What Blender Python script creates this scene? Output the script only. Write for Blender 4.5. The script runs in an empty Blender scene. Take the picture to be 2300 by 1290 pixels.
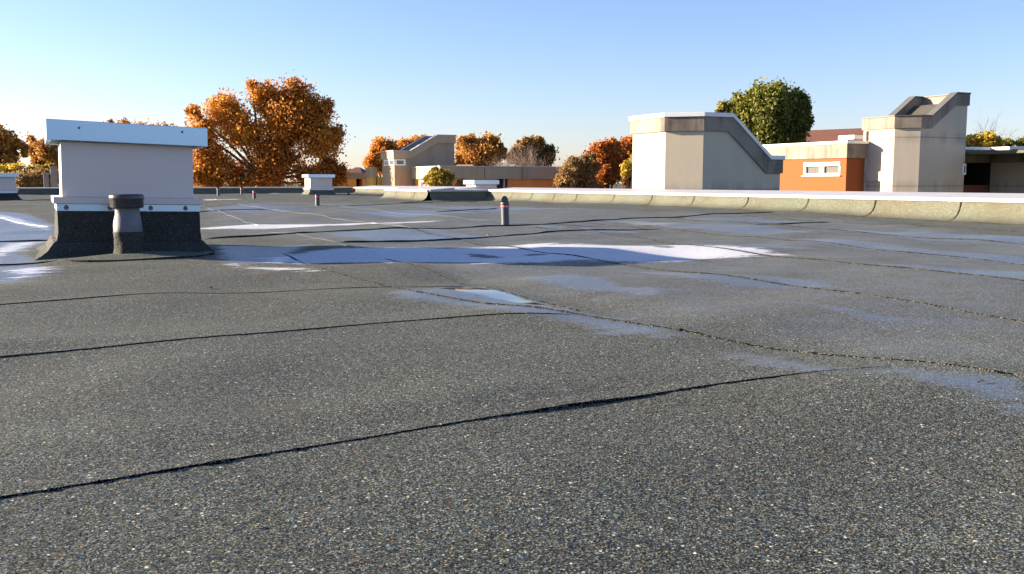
import bpy, math, random
import numpy as np
from mathutils import Matrix, Vector

# ------------------------------------------------------------------ camera, sky, sun, exposure
SC = bpy.context.scene
COL = SC.collection
FPX, CX, CY, EYE, HZ = 2150.0, 1150.0, 645.0, 0.5, 409.0
PITCH = math.atan((CY - HZ) / FPX)
YAW = math.radians(-26.3)
cam_d = bpy.data.cameras.new("camera")
cam_d.sensor_width = 36.0
cam_d.lens = FPX / 2300.0 * 36.0
cam_d.clip_start, cam_d.clip_end = 0.05, 4000.0
cam = bpy.data.objects.new("camera", cam_d)
COL.objects.link(cam)
cam.location = (0, 0, EYE)
cam.rotation_euler = (math.pi / 2 - PITCH, 0, YAW)
SC.camera = cam

SUN_EL = math.radians(14.3)
SUN_AZ = (-0.802, 0.597)                       # horizontal direction towards the sun
w = bpy.data.worlds.new("World"); SC.world = w
w.use_nodes = True
nt = w.node_tree
sky = nt.nodes.new("ShaderNodeTexSky")
sky.sky_type = 'NISHITA'
sky.sun_disc = False
sky.sun_elevation = SUN_EL
sky.sun_rotation = math.atan2(SUN_AZ[0], SUN_AZ[1])
sky.air_density, sky.dust_density, sky.ozone_density = 1.0, 0.4, 4.2
tnt = nt.nodes.new("ShaderNodeMix"); tnt.data_type = 'RGBA'; tnt.blend_type = 'MULTIPLY'; tnt.inputs[0].default_value = 1.0
tnt.inputs[7].default_value = (1.10, 0.912, 0.985, 1)     # takes the green cast off the autumn sky
nt.links.new(sky.outputs[0], tnt.inputs[6]); nt.links.new(tnt.outputs[2], nt.nodes["Background"].inputs[0])
nt.nodes["Background"].inputs[1].default_value = 0.062
sun_d = bpy.data.lights.new("sun", 'SUN')
sun_d.energy, sun_d.angle, sun_d.color = 5.0, math.radians(0.5), (1.0, 0.845, 0.64)
sun = bpy.data.objects.new("sun", sun_d); COL.objects.link(sun)
sun.rotation_euler = Vector((SUN_AZ[0] * math.cos(SUN_EL), SUN_AZ[1] * math.cos(SUN_EL), math.sin(SUN_EL))).to_track_quat('Z', 'Y').to_euler()
SC.view_settings.view_transform = 'Standard'
SC.view_settings.look = 'None'
SC.view_settings.gamma = 1.0
SC.view_settings.exposure = 2.1

# ------------------------------------------------------------------ surveying helpers (a sight line meets a real plane)
def ray(px, py):
    v = ((px - CX) / FPX, 1.0, -(py - CY) / FPX)
    y = v[1] * math.cos(PITCH) + v[2] * math.sin(PITCH)
    z = -v[1] * math.sin(PITCH) + v[2] * math.cos(PITCH)
    c, s = math.cos(YAW), math.sin(YAW)
    return np.array([c * v[0] - s * y, s * v[0] + c * y, z])
ORG = np.array([0, 0, EYE])
def gp(px, py, z=0.0):
    d = ray(px, py); return ORG + d * (z - EYE) / d[2]
def on_x(px, py, X):
    d = ray(px, py); return ORG + d * X / d[0]
def on_y(px, py, Y):
    d = ray(px, py); return ORG + d * Y / d[1]
def at(px, py, Z):
    d = ray(px, py)
    return ORG + d * Z / (-math.sin(YAW) * d[0] + math.cos(YAW) * d[1])

# ------------------------------------------------------------------ mesh helpers
class MB:
    def __init__(s):
        s.v, s.f, s.m, s.sm = [], [], [], []
    def add(s, verts, faces, mat=0, smooth=False):
        o = len(s.v)
        s.v += [tuple(float(q) for q in p) for p in verts]
        s.f += [tuple(o + i for i in f) for f in faces]
        s.m += [mat] * len(faces); s.sm += [smooth] * len(faces)
    def box(s, a, b, mat=0):
        (x0, y0, z0), (x1, y1, z1) = a, b
        s.add([(x0, y0, z0), (x1, y0, z0), (x1, y1, z0), (x0, y1, z0), (x0, y0, z1), (x1, y0, z1), (x1, y1, z1), (x0, y1, z1)],
              [(0, 3, 2, 1), (4, 5, 6, 7), (0, 1, 5, 4), (1, 2, 6, 5), (2, 3, 7, 6), (3, 0, 4, 7)], mat)
    def lathe(s, prof, seg=32, c=(0, 0), wob=None, mat=0, smooth=True, cap=True):
        vs, fs = [], []
        for k, (r, z) in enumerate(prof):
            for i in range(seg):
                a = 2 * math.pi * i / seg
                rr = r * (1 + (wob(a, z) if wob else 0))
                vs.append((c[0] + rr * math.cos(a), c[1] + rr * math.sin(a), z))
        for k in range(len(prof) - 1):
            for i in range(seg):
                j = (i + 1) % seg
                fs.append((k * seg + i, k * seg + j, (k + 1) * seg + j, (k + 1) * seg + i))
        s.add(vs, fs, mat, smooth)
        if cap:
            n = len(prof) - 1
            s.add(vs[:seg], [tuple(range(seg - 1, -1, -1))], mat)
            s.add(vs[n * seg:], [tuple(range(seg))], mat)
    def tube(s, pts, rads, seg=5, mat=0):
        pts = [Vector(p) for p in pts]
        vs, fs = [], []
        for k, p in enumerate(pts):
            d = (pts[min(k + 1, len(pts) - 1)] - pts[max(k - 1, 0)])
            d = d.normalized() if d.length > 1e-9 else Vector((0, 0, 1))
            u = d.cross(Vector((0.31, 0.2, 0.93)))
            if u.length < 1e-3: u = d.cross(Vector((1, 0, 0)))
            u.normalize(); q = d.cross(u)
            for i in range(seg):
                a = 2 * math.pi * i / seg
                vs.append(p + (u * math.cos(a) + q * math.sin(a)) * rads[k])
        for k in range(len(pts) - 1):
            for i in range(seg):
                j = (i + 1) % seg
                fs.append((k * seg + i, k * seg + j, (k + 1) * seg + j, (k + 1) * seg + i))
        s.add(vs, fs, mat, True)
    def prism(s, poly, z0, z1, mat=0):
        n = len(poly)
        vs = [(x, y, z0) for x, y in poly] + [(x, y, z1) for x, y in poly]
        fs = [tuple(range(n - 1, -1, -1)), tuple(range(n, 2 * n))] + [(i, (i + 1) % n, n + (i + 1) % n, n + i) for i in range(n)]
        s.add(vs, fs, mat)
    def build(s, name, mats, parent=None, bevel=0.0):
        me = bpy.data.meshes.new(name)
        o = Vector((0, 0, 0)) if parent is None else WLOC.get(parent.name, Vector((0, 0, 0)))
        me.from_pydata([(p[0] - o[0], p[1] - o[1], p[2] - o[2]) for p in s.v], [], s.f)
        for m in (mats if isinstance(mats, (list, tuple)) else [mats]):
            me.materials.append(m)
        me.polygons.foreach_set("material_index", s.m)
        me.polygons.foreach_set("use_smooth", s.sm)
        me.update()
        ob = bpy.data.objects.new(name, me); COL.objects.link(ob)
        if parent is not None:
            ob.parent = parent
            WLOC[ob.name] = o
        else:
            WLOC[ob.name] = Vector((0, 0, 0))
        if bevel:
            b = ob.modifiers.new("bevel", 'BEVEL'); b.width = bevel; b.segments = 2; b.limit_method = 'ANGLE'; b.angle_limit = math.radians(40)
        return ob
WLOC = {}
def tag(o, label=None, cat=None, group=None, kind=None):
    if label: o['label'] = label
    if cat: o['category'] = cat
    if group: o['group'] = group
    if kind: o['kind'] = kind
    return o
def thing(name, loc, label, cat, group=None):
    o = bpy.data.objects.new(name, None); COL.objects.link(o)
    o.empty_display_size = 0.2
    o.location = loc
    WLOC[o.name] = Vector(loc)
    return tag(o, label, cat, group)

# ------------------------------------------------------------------ materials
def new_mat(name):
    m = bpy.data.materials.new(name); m.use_nodes = True
    t = m.node_tree
    return m, t, t.nodes["Principled BSDF"]
def nd(t, typ, ins=None, **props):
    n = t.nodes.new("ShaderNode" + typ)
    for k, v in props.items(): setattr(n, k, v)
    for k, v in (ins or {}).items():
        sk = n.inputs[k]
        if isinstance(v, bpy.types.NodeSocket): t.links.new(v, sk)
        else: sk.default_value = v
    return n
def ramp(t, fac, stops, interp='LINEAR'):
    n = t.nodes.new("ShaderNodeValToRGB"); n.color_ramp.interpolation = interp
    el = n.color_ramp.elements
    while len(el) < len(stops): el.new(0.5)
    for e, (p, c) in zip(el, stops):
        e.position = p; e.color = (c, c, c, 1) if isinstance(c, (int, float)) else (*c, 1)
    t.links.new(fac, n.inputs[0])
    return n.outputs[0]
def mth(t, op, a, b=0.0, c=0.0, clamp=False):
    n = nd(t, "Math", {0: a, 1: b, 2: c}, operation=op); n.use_clamp = clamp
    return n.outputs[0]
def mixc(t, f, a, b, bt='MIX'):
    n = t.nodes.new("ShaderNodeMix"); n.data_type = 'RGBA'; n.blend_type = bt
    for i, v in ((0, f), (6, a), (7, b)):
        if isinstance(v, bpy.types.NodeSocket): t.links.new(v, n.inputs[i])
        else: n.inputs[i].default_value = v if i == 0 else (*v, 1)
    return n.outputs[2]
def noise(t, vec, scale, detail=4.0, rough=0.55):
    return nd(t, "TexNoise", {"Vector": vec, "Scale": scale, "Detail": detail, "Roughness": rough}).outputs[0]
def smooth(t, x, a, b):
    n = nd(t, "MapRange", {0: x, 1: a, 2: b, 3: 0.0, 4: 1.0}, interpolation_type='SMOOTHSTEP')
    return n.outputs[0]

def roof_felt(name, masks, bright=1.0, tint=(0.98, 1.0, 0.90), soft=0.0):
    """mineral granules pressed in bitumen; with masks it also carries the frost, damp and water of the roof"""
    m, t, b = new_mat(name)
    geo = nd(t, "NewGeometry"); P = geo.outputs["Position"]; Nn = geo.outputs["Normal"]
    v1 = nd(t, "TexVoronoi", {"Vector": P, "Scale": 390.0}, voronoi_dimensions='3D')
    sep = nd(t, "SeparateColor", {0: v1.outputs["Color"]})
    R, G, B = sep.outputs[0], sep.outputs[1], sep.outputs[2]
    g = ramp(t, R, [(0.0, 0.004 * bright), (0.34, 0.022 * bright), (0.60, 0.10 * bright), (0.82, 0.30 * bright), (0.94, 0.60 * bright), (1.0, 1.0 * bright)])
    col = mixc(t, 1.0, g, tint, 'MULTIPLY')
    red = smooth(t, G, 0.995, 0.996)
    col = mixc(t, mth(t, 'MULTIPLY', red, 0.65), col, (0.30, 0.13, 0.07))
    yel = smooth(t, B, 0.985, 0.988)
    col = mixc(t, mth(t, 'MULTIPLY', yel, 0.5), col, (0.30, 0.27, 0.13))
    v2 = noise(t, P, 75.0, 3.0, 0.7)
    col = mixc(t, 1.0, col, ramp(t, v2, [(0.25, 0.5), (0.5, 1.0), (0.78, 1.6)]), 'MULTIPLY')
    if soft: col = mixc(t, soft, col, tuple(0.15 * bright * q for q in tint))
    big = noise(t, P, 0.9, 5.0, 0.6)
    col = mixc(t, 1.0, col, ramp(t, big, [(0.25, 0.70), (0.5, 1.0), (0.75, 1.25)]), 'MULTIPLY')
    mos = noise(t, P, 0.45, 6.0, 0.7)
    col = mixc(t, 1.0, col, ramp(t, mos, [(0.35, (1.10, 0.97, 0.86)), (0.5, (1.0, 1.0, 1.0)), (0.65, (0.86, 0.96, 0.94))]), 'MULTIPLY')
    v3 = nd(t, "TexVoronoi", {"Vector": P, "Scale": 105.0})
    s3 = nd(t, "SeparateColor", {0: v3.outputs["Color"]})
    spk = mth(t, 'MULTIPLY', smooth(t, v3.outputs["Distance"], 0.32, 0.24), smooth(t, s3.outputs[0], 0.92, 0.93))
    col = mixc(t, mth(t, 'MULTIPLY', spk, mth(t, 'ADD', 0.25, mth(t, 'MULTIPLY', s3.outputs[1], 0.75))), col, (1.2 * bright, 1.17 * bright, 1.05 * bright))
    off = nd(t, "VectorMath", {0: v1.outputs["Color"], 1: (0.5, 0.5, 0.5)}, operation='SUBTRACT').outputs[0]
    off = nd(t, "VectorMath", {0: off, "Scale": 0.8}, operation='SCALE').outputs[0]
    dist = v1.outputs["Distance"]
    bmp = nd(t, "Bump", {"Strength": 0.7, "Distance": 0.004, "Height": v2}).outputs[0]
    nrm = nd(t, "VectorMath", {0: bmp, 1: off}, operation='ADD').outputs[0]
    nrm = nd(t, "VectorMath", {0: nrm}, operation='NORMALIZE').outputs[0]
    rough = ramp(t, B, [(0.0, 0.45), (0.10, 0.75), (1.0, 0.95)])
    if masks:
        mp = nd(t, "Mapping", {0: P, 2: (0, 0, math.radians(26)), 3: (0.8, 4.0, 1.0)}).outputs[0]
        n0 = noise(t, mp, 3.0, 7.0, 0.72); n1 = noise(t, P, 3.2, 6.0, 0.65); n2 = noise(t, P, 30.0, 5.0, 0.75)
        jit = mth(t, 'ADD', mth(t, 'MULTIPLY', mth(t, 'SUBTRACT', n1, 0.5), 0.42), mth(t, 'MULTIPLY', mth(t, 'SUBTRACT', n2, 0.5), 0.16))
        wet_s = nd(t, "Attribute", attribute_name="wet").outputs["Fac"]
        da_s = nd(t, "Attribute", attribute_name="damp").outputs["Fac"]
        fr_s = nd(t, "Attribute", attribute_name="frost").outputs["Fac"]
        wa_s = nd(t, "Attribute", attribute_name="water").outputs["Fac"]
        wj = mth(t, 'ADD', mth(t, 'MULTIPLY', jit, 0.7), mth(t, 'MULTIPLY', mth(t, 'SUBTRACT', n0, 0.5), 0.32))
        wet = mth(t, 'MULTIPLY', smooth(t, mth(t, 'ADD', wet_s, wj), -0.04, 0.09), ramp(t, n2, [(0.3, 0.62), (0.6, 1.0)]))
        damp = mth(t, 'MULTIPLY', smooth(t, mth(t, 'ADD', da_s, mth(t, 'MULTIPLY', jit, 1.2)), -0.1, 0.5), ramp(t, n1, [(0.32, 0.10), (0.62, 0.42)]))
        wet = mth(t, 'MAXIMUM', wet, damp)
        fj = mth(t, 'ADD', mth(t, 'MULTIPLY', mth(t, 'SUBTRACT', n0, 0.5), 0.85), mth(t, 'MULTIPLY', mth(t, 'SUBTRACT', n2, 0.5), 0.22))
        fro = smooth(t, mth(t, 'ADD', fr_s, fj), -0.04, 0.13)
        grainy = smooth(t, mth(t, 'ADD', fro, mth(t, 'MULTIPLY', mth(t, 'ADD', R, v2), -0.42)), 0.02, 0.42)
        wat = smooth(t, mth(t, 'ADD', wa_s, mth(t, 'ADD', mth(t, 'MULTIPLY', jit, 0.22), mth(t, 'MULTIPLY', R, -0.03))), -0.02, 0.02)
        mid = noise(t, P, 5.0, 5.0, 0.65)
        col = mixc(t, 1.0, col, ramp(t, mid, [(0.3, 0.84), (0.5, 1.0), (0.7, 1.14)]), 'MULTIPLY')
        silt = mth(t, 'MULTIPLY', smooth(t, mth(t, 'ADD', fr_s, mth(t, 'MULTIPLY', mth(t, 'SUBTRACT', mid, 0.5), 1.2)), -0.42, -0.02), smooth(t, n1, 0.50, 0.68))
        col = mixc(t, mth(t, 'MULTIPLY', silt, 0.6), col, (0.115, 0.078, 0.052))
        # damp felt: darker, ice filmed, blue sky reflection mixed into the colour
        col = mixc(t, mth(t, 'MULTIPLY', wet, 0.6), col, (0.108, 0.127, 0.165))
        col = mixc(t, mth(t, 'MULTIPLY', grainy, ramp(t, n2, [(0.25, 0.55), (0.5, 0.93), (1.0, 0.97)])), col, (0.56, 0.57, 0.60))
        col = mixc(t, wat, col, (0.02, 0.022, 0.025))
        rough = mth(t, 'ADD', mth(t, 'MULTIPLY', rough, mth(t, 'SUBTRACT', 1.0, mth(t, 'MULTIPLY', wet, 0.62))), 0.0)
        rough = mth(t, 'MULTIPLY', rough, mth(t, 'SUBTRACT', 1.0, mth(t, 'MULTIPLY', wat, 0.97)))
        k = nd(t, "Mix", data_type='VECTOR')
        t.links.new(mth(t, 'MAXIMUM', mth(t, 'MULTIPLY', wet, 0.66), mth(t, 'MAXIMUM', mth(t, 'MULTIPLY', grainy, 0.7), wat)), k.inputs[0])
        t.links.new(nrm, k.inputs[4]); t.links.new(Nn, k.inputs[5])
        nrm = nd(t, "VectorMath", {0: k.outputs[1]}, operation='NORMALIZE').outputs[0]
    t.links.new(col, b.inputs["Base Color"]); t.links.new(rough, b.inputs["Roughness"]); t.links.new(nrm, b.inputs["Normal"])
    if masks: t.links.new(mth(t, 'ADD', 0.12, mth(t, 'MULTIPLY', mth(t, 'MAXIMUM', wet, wat), 0.55)), b.inputs["Specular IOR Level"])
    else: b.inputs["Specular IOR Level"].default_value = 0.2
    if masks:                                             # dusty grit scatters light back at a flat angle
        t.links.new(mth(t, 'MULTIPLY', mth(t, 'SUBTRACT', 1.0, mth(t, 'MAXIMUM', wet, mth(t, 'MAXIMUM', wat, grainy))), 0.042), b.inputs["Sheen Weight"]); b.inputs["Sheen Roughness"].default_value = 0.45; b.inputs["Sheen Tint"].default_value = (0.95, 1.0, 0.97, 1)
    return m

def concrete(name, base, stain=0.5, joints=(), warm=0.0, plaster=0.12):
    """painted concrete: blotches, run-off streaks, and the board joints at the given heights"""
    m, t, b = new_mat(name)
    P = nd(t, "NewGeometry").outputs["Position"]
    mp = nd(t, "Mapping", {0: P, 3: (1.3, 1.3, 0.2)}).outputs[0]
    st = noise(t, mp, 2.2, 6.0, 0.65)
    bl = noise(t, P, 0.8, 5.0, 0.6)
    fi = noise(t, P, 28.0, 3.0, 0.6)
    k = ramp(t, st, [(0.28, 1.0 - stain * 0.75), (0.50, 1.0), (0.8, 1.04)])
    col = mixc(t, 1.0, base, k, 'MULTIPLY')
    col = mixc(t, 1.0, col, ramp(t, bl, [(0.25, 1.0 - stain * 0.6), (0.55, 1.0), (0.8, 1.05)]), 'MULTIPLY')
    col = mixc(t, 1.0, col, ramp(t, fi, [(0.2, 0.9), (0.8, 1.08)]), 'MULTIPLY')
    if joints:
        z = nd(t, "SeparateXYZ", {0: P}).outputs[2]
        for zj in joints:
            wz = mth(t, 'ADD', z, mth(t, 'MULTIPLY', mth(t, 'SUBTRACT', fi, 0.5), 0.02))
            d = mth(t, 'ABSOLUTE', mth(t, 'SUBTRACT', wz, zj))
            ln = mth(t, 'SUBTRACT', 1.0, smooth(t, d, 0.008, 0.03))
            so = mth(t, 'MULTIPLY', mth(t, 'SUBTRACT', 1.0, smooth(t, d, 0.02, 0.30)), smooth(t, st, 0.62, 0.38))
            col = mixc(t, mth(t, 'MULTIPLY', ln, 0.45), col, (0.10, 0.09, 0.085))
            col = mixc(t, mth(t, 'MULTIPLY', so, 0.28), col, (0.12, 0.115, 0.11))
    t.links.new(col, b.inputs["Base Color"])
    b.inputs["Roughness"].default_value = 0.85
    b.inputs["Specular IOR Level"].default_value = 0.2
    t.links.new(nd(t, "Bump", {"Strength": plaster, "Distance": 0.004, "Height": fi}).outputs[0], b.inputs["Normal"])
    return m
def plain(name, col, rough=0.5, metal=0.0, var=0.12, scale=6.0, spec=0.5, bump=0.0):
    m, t, b = new_mat(name)
    P = nd(t, "NewGeometry").outputs["Position"]
    n = noise(t, P, scale, 5.0, 0.6)
    c = mixc(t, 1.0, col, ramp(t, n, [(0.25, 1 - var), (0.5, 1.0), (0.75, 1 + var)]), 'MULTIPLY')
    t.links.new(c, b.inputs["Base Color"])
    t.links.new(mth(t, 'ADD', mth(t, 'MULTIPLY', mth(t, 'SUBTRACT', n, 0.5), 0.3 * rough), rough), b.inputs["Roughness"])
    b.inputs["Metallic"].default_value = metal
    b.inputs["Specular IOR Level"].default_value = spec
    if bump:
        t.links.new(nd(t, "Bump", {"Strength": 0.6, "Distance": bump, "Height": n}).outputs[0], b.inputs["Normal"])
    return m
def leafy(name, cols, trans=0.35):
    m, t, b = new_mat(name)
    a = nd(t, "Attribute", attribute_name="tint").outputs["Fac"]
    n = len(cols)
    c = ramp(t, a, [(i / (n - 1), q) for i, q in enumerate(cols)])
    t.links.new(c, b.inputs["Base Color"])
    b.inputs["Roughness"].default_value = 0.6
    b.inputs["Specular IOR Level"].default_value = 0.25
    tr = nd(t, "BsdfTranslucent", {0: c})
    mx = nd(t, "MixShader", {0: trans, 1: b.outputs[0], 2: tr.outputs[0]})
    t.links.new(mx.outputs[0], t.nodes["Material Output"].inputs[0])
    return m

M = {}
M['roof'] = roof_felt("roof_felt_frosty", True, 0.46, (0.90, 1.0, 0.79))
M['felt'] = roof_felt("upstand_felt", False, 0.74, (0.98, 1.0, 0.74), 0.6)
M['felt_shaded'] = roof_felt("shaded_upstand_felt", False, 0.25, (0.98, 1.0, 0.88), 0.55)  # same upstand felt, with its shade put into a darker colour
def bitumen():
    m, t, b = new_mat("bitumen")
    P = nd(t, "NewGeometry").outputs["Position"]
    n = noise(t, P, 120.0, 3.0, 0.7)
    g = smooth(t, n, 0.66, 0.74)
    gr = nd(t, "SeparateColor", {0: nd(t, "TexVoronoi", {"Vector": P, "Scale": 330.0}).outputs["Color"]}).outputs[0]
    t.links.new(mixc(t, smooth(t, mth(t, 'ADD', gr, mth(t, 'MULTIPLY', n, 0.5)), 0.98, 1.04), (0.006, 0.006, 0.006), (0.11, 0.11, 0.09)), b.inputs["Base Color"])
    t.links.new(mth(t, 'MULTIPLY', g, 0.6), b.inputs["Specular IOR Level"])
    t.links.new(mth(t, 'SUBTRACT', 0.8, mth(t, 'MULTIPLY', g, 0.5)), b.inputs["Roughness"])
    t.links.new(nd(t, "Bump", {"Strength": 0.8, "Distance": 0.004, "Height": n}).outputs[0], b.inputs["Normal"])
    return m
M['bitumen'] = bitumen()
M['coping'] = plain("coping_metal", (0.440, 0.422, 0.412), 0.42, 0.0, 0.06, 2.5)
M['vent_panel'] = plain("zinc_panel", (0.61, 0.53, 0.49), 0.45, 0.2, 0.06, 2.2)
M['vent_cap'] = plain("zinc_cap", (0.40, 0.55, 0.72), 0.28, 0.85, 0.05, 2.0)
M['screw'] = plain("screw_steel", (0.16, 0.15, 0.15), 0.45, 0.6)
M['post'] = plain("grey_plastic", (0.062, 0.062, 0.072), 0.45, 0, 0.1, 9.0)
M['red'] = plain("red_tape", (0.62, 0.07, 0.06), 0.4, 0, 0.15, 30.0)
M['white'] = plain("white_paint", (0.80, 0.79, 0.76), 0.5, 0, 0.05, 3.0)
M['lead'] = plain("lead_sleeve", (0.132, 0.132, 0.145), 0.6, 0.25, 0.22, 14.0, 0.5, 0.006)
M['black_rubber'] = plain("dark_plastic_cap", (0.05, 0.042, 0.044), 0.32, 0, 0.3, 25.0)
M['orange'] = plain("orange_render", (0.276, 0.077, 0.024), 0.85, 0, 0.07, 1.5, 0.2)
M['ochre'] = plain("ochre_render", (0.766, 0.296, 0.078), 0.85, 0, 0.12, 1.5, 0.2)
M['dark'] = plain("dark_interior", (0.02, 0.018, 0.018), 0.8)
M['glass'] = plain("window_glass", (0.10, 0.11, 0.13), 0.08, 0, 0.1, 2.0)
M['sky_glass'] = plain("skylight_glazing", (0.05, 0.08, 0.14), 0.12, 0, 0.1, 2.0, 0.8)
M['rooftile'] = plain("brown_roof_tile", (0.145, 0.064, 0.043), 0.85, 0, 0.5, 9.0, 0.2, 0.02)
M['bark'] = plain("bark", (0.075, 0.055, 0.042), 0.9, 0, 0.4, 8.0, 0.2)
M['bark_pale'] = plain("pale_bark", (0.26, 0.19, 0.155), 0.9, 0, 0.3, 8.0, 0.2)
M['soil'] = plain("grassy_soil", (0.07, 0.075, 0.035), 0.95, 0, 0.5, 0.4, 0.2)
M['stone'] = plain("pale_stone", (0.294, 0.238, 0.203), 0.9, 0, 0.2, 4.0, 0.2)

# ------------------------------------------------------------------ ground and lower roof
g = MB(); g.add([(-900, -900, -2.8), (900, -900, -2.8), (900, 1500, -2.8), (-900, 1500, -2.8)], [(0, 1, 2, 3)])
tag(g.build("ground", M['soil']), kind='structure')

# ------------------------------------------------------------------ the flat roof: height field
rng = np.random.RandomState(7)
WAVES = []
for lam, amp, k in ((5.0, 0.006, 5), (2.4, 0.0048, 7), (1.25, 0.0042, 9), (0.75, 0.0023, 9)):
    for _ in range(k):
        a = rng.uniform(0, 2 * math.pi); L = lam * rng.uniform(0.75, 1.3)
        WAVES.append((math.cos(a) * 2 * math.pi / L, math.sin(a) * 2 * math.pi / L, rng.uniform(0, 6.28), amp / math.sqrt(k) * 1.5))
def sstep(x, a, b):
    t = np.clip((x - a) / (b - a), 0, 1); return t * t * (3 - 2 * t)
def roof_h(x, y):
    x = np.asarray(x, float); y = np.asarray(y, float)
    z = np.zeros(np.broadcast(x, y).shape)
    for kx, ky, ph, am in WAVES: z = z + am * np.sin(kx * x + ky * y + ph)
    z = z * (0.35 + 0.65 * sstep(np.hypot(x, y), 0.6, 2.0))
    z = z - 0.022 * np.exp(-((x - 11.2) / 2.0) ** 2 - ((y - 8.2) / 2.5) ** 2)
    z = z + 0.026 * np.exp(-((x - 11.2) / 2.5) ** 2 - ((y - 15.5) / 4.5) ** 2)
    z = z + 0.04 * sstep(y, 33.5, 36.5)
    z = z + 0.042 * np.exp(-(((x - 0.55) / 0.42) ** 2 + ((y - 6.72) / 0.24) ** 2) ** 1.3)       # swelling round the pipe
    z = z + 0.007 * np.exp(-((y - 1.98 - 0.05 * x) / 0.16) ** 2) * sstep(x, -1.5, 0.5) * (1 - sstep(x, 1.9, 2.2))   # lifted lap
    z = z + 0.014 * np.exp(-((y - 3.30) / 0.22) ** 2) * (1 - sstep(x, 1.6, 2.0))
    z = z - 0.012 * np.exp(-((x - 2.05) / 0.16) ** 2) * sstep(y, 1.0, 2.0) * (1 - sstep(y, 4.6, 5.2))     # gutter-like sag beside the seam
    return z

# regions seen on the roof, outlined in the photograph and laid out on the felt
def poly(*px): return np.array([gp(x, y)[:2] for x, y in px])
FROST = [poly((585, 582), (700, 566), (800, 560), (880, 556), (1000, 560), (1130, 556), (1180, 551), (1260, 555), (1370, 552), (1500, 552), (1640, 552), (1720, 561), (1795, 572), (1700, 575), (1600, 582), (1540, 588), (1465, 592), (1330, 589), (1250, 593), (1130, 595), (1060, 591), (960, 586), (870, 590), (760, 588), (680, 592), (600, 590)),
         poly((440, 510), (560, 504), (700, 504), (860, 500), (1000, 498), (960, 501), (860, 503), (700, 508), (560, 511), (450, 514)),
         poly((490, 588), (560, 597), (620, 596), (690, 600), (730, 607), (600, 607), (540, 601)),
         poly((595, 438), (640, 434), (690, 432), (645, 437)), poly((450, 450), (540, 447), (545, 449), (460, 451)),
         poly((-30, 560), (40, 548), (105, 545), (60, 560), (20, 576), (-30, 592)), poly((10, 612), (60, 602), (125, 603), (100, 618), (25, 627)),
         poly((-10, 478), (60, 495), (112, 508), (112, 520), (40, 503), (-10, 492))]
WATER = [poly((962, 645), (1010, 641), (1075, 637), (1150, 655), (1230, 679), (1310, 696), (1335, 705), (1250, 695), (1150, 677), (1060, 660))]
WET = [poly((855, 652), (965, 643), (1075, 637), (1200, 665), (1320, 698), (1420, 716), (1540, 738), (1480, 755), (1370, 748), (1270, 722), (1150, 708), (1000, 682), (900, 670)),
       poly((1890, 838), (1990, 822), (2100, 838), (2330, 872), (2330, 935), (2150, 885), (2000, 856)),
       poly((1640, 790), (1760, 800), (1900, 838), (1800, 838), (1690, 815)),
       poly((1150, 622), (1300, 615), (1370, 628), (1400, 645), (1560, 650), (1480, 668), (1340, 660), (1220, 640)),
       poly((1920, 597), (2050, 595), (2330, 612), (2330, 642), (2150, 622), (2020, 610)),
       poly((1990, 560), (2150, 560), (2330, 572), (2330, 590), (2150, 577)), poly((1700, 536), (1830, 535), (2000, 547), (2150, 562), (1950, 560)),
       poly((1340, 494), (1480, 497), (1700, 511), (1850, 527), (1700, 527), (1500, 508)), poly((1850, 515), (2050, 522), (2330, 538), (2330, 552), (2080, 537)),
       poly((720, 528), (860, 520), (1000, 520), (1120, 535), (980, 545), (820, 545)), poly((1180, 505), (1300, 510), (1450, 522), (1330, 524)),
       poly((1480, 490), (1650, 490), (1850, 500), (1700, 503)), poly((770, 478), (930, 470), (1100, 480), (900, 488)), poly((900, 462), (1100, 466), (1280, 470), (1100, 474)),
       poly((450, 470), (560, 458), (700, 468), (560, 480)), poly((1850, 560), (1650, 560), (1500, 548), (1700, 545)),
       poly((480, 555), (700, 552), (640, 590), (500, 590)), poly((1400, 610), (1550, 612), (1800, 630), (1950, 655), (1700, 650)), poly((1700, 672), (1900, 700), (2100, 722), (1950, 724)),
       poly((-40, 470), (60, 480), (130, 505), (130, 545), (60, 560), (100, 600), (140, 612), (60, 630), (-40, 640))]
DAMP = [poly((880, 600), (1090, 640), (1310, 704), (1700, 768), (2330, 870), (2500, 900), (2500, 560), (1900, 490), (1180, 465), (600, 452), (440, 470), (440, 520), (640, 540))]
def sdist(px, py, poly_):
    """signed distance, positive inside"""
    n = len(poly_); d2 = np.full(px.shape, 1e9); ins = np.zeros(px.shape, bool)
    for i in range(n):
        ax, ay = poly_[i]; bx, by = poly_[(i + 1) % n]
        ex, ey = bx - ax, by - ay
        t_ = np.clip(((px - ax) * ex + (py - ay) * ey) / (ex * ex + ey * ey + 1e-12), 0, 1)
        d2 = np.minimum(d2, (px - ax - t_ * ex) ** 2 + (py - ay - t_ * ey) ** 2)
        c = (ay > py) != (by > py)
        with np.errstate(divide='ignore', invalid='ignore'):
            ins ^= c & (px < (bx - ax) * (py - ay) / (by - ay + 1e-15) + ax)
    return np.where(ins, 1, -1) * np.sqrt(d2)
def regions(px, py, polys):
    out = np.full(px.shape, -5.0)
    for p in polys:
        (x0, y0), (x1, y1) = p.min(0) - 1.2, p.max(0) + 1.2
        k = (px > x0) & (px < x1) & (py > y0) & (py < y1)
        if k.any(): out[k] = np.maximum(out[k], sdist(px[k], py[k], p))
    return out

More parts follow.
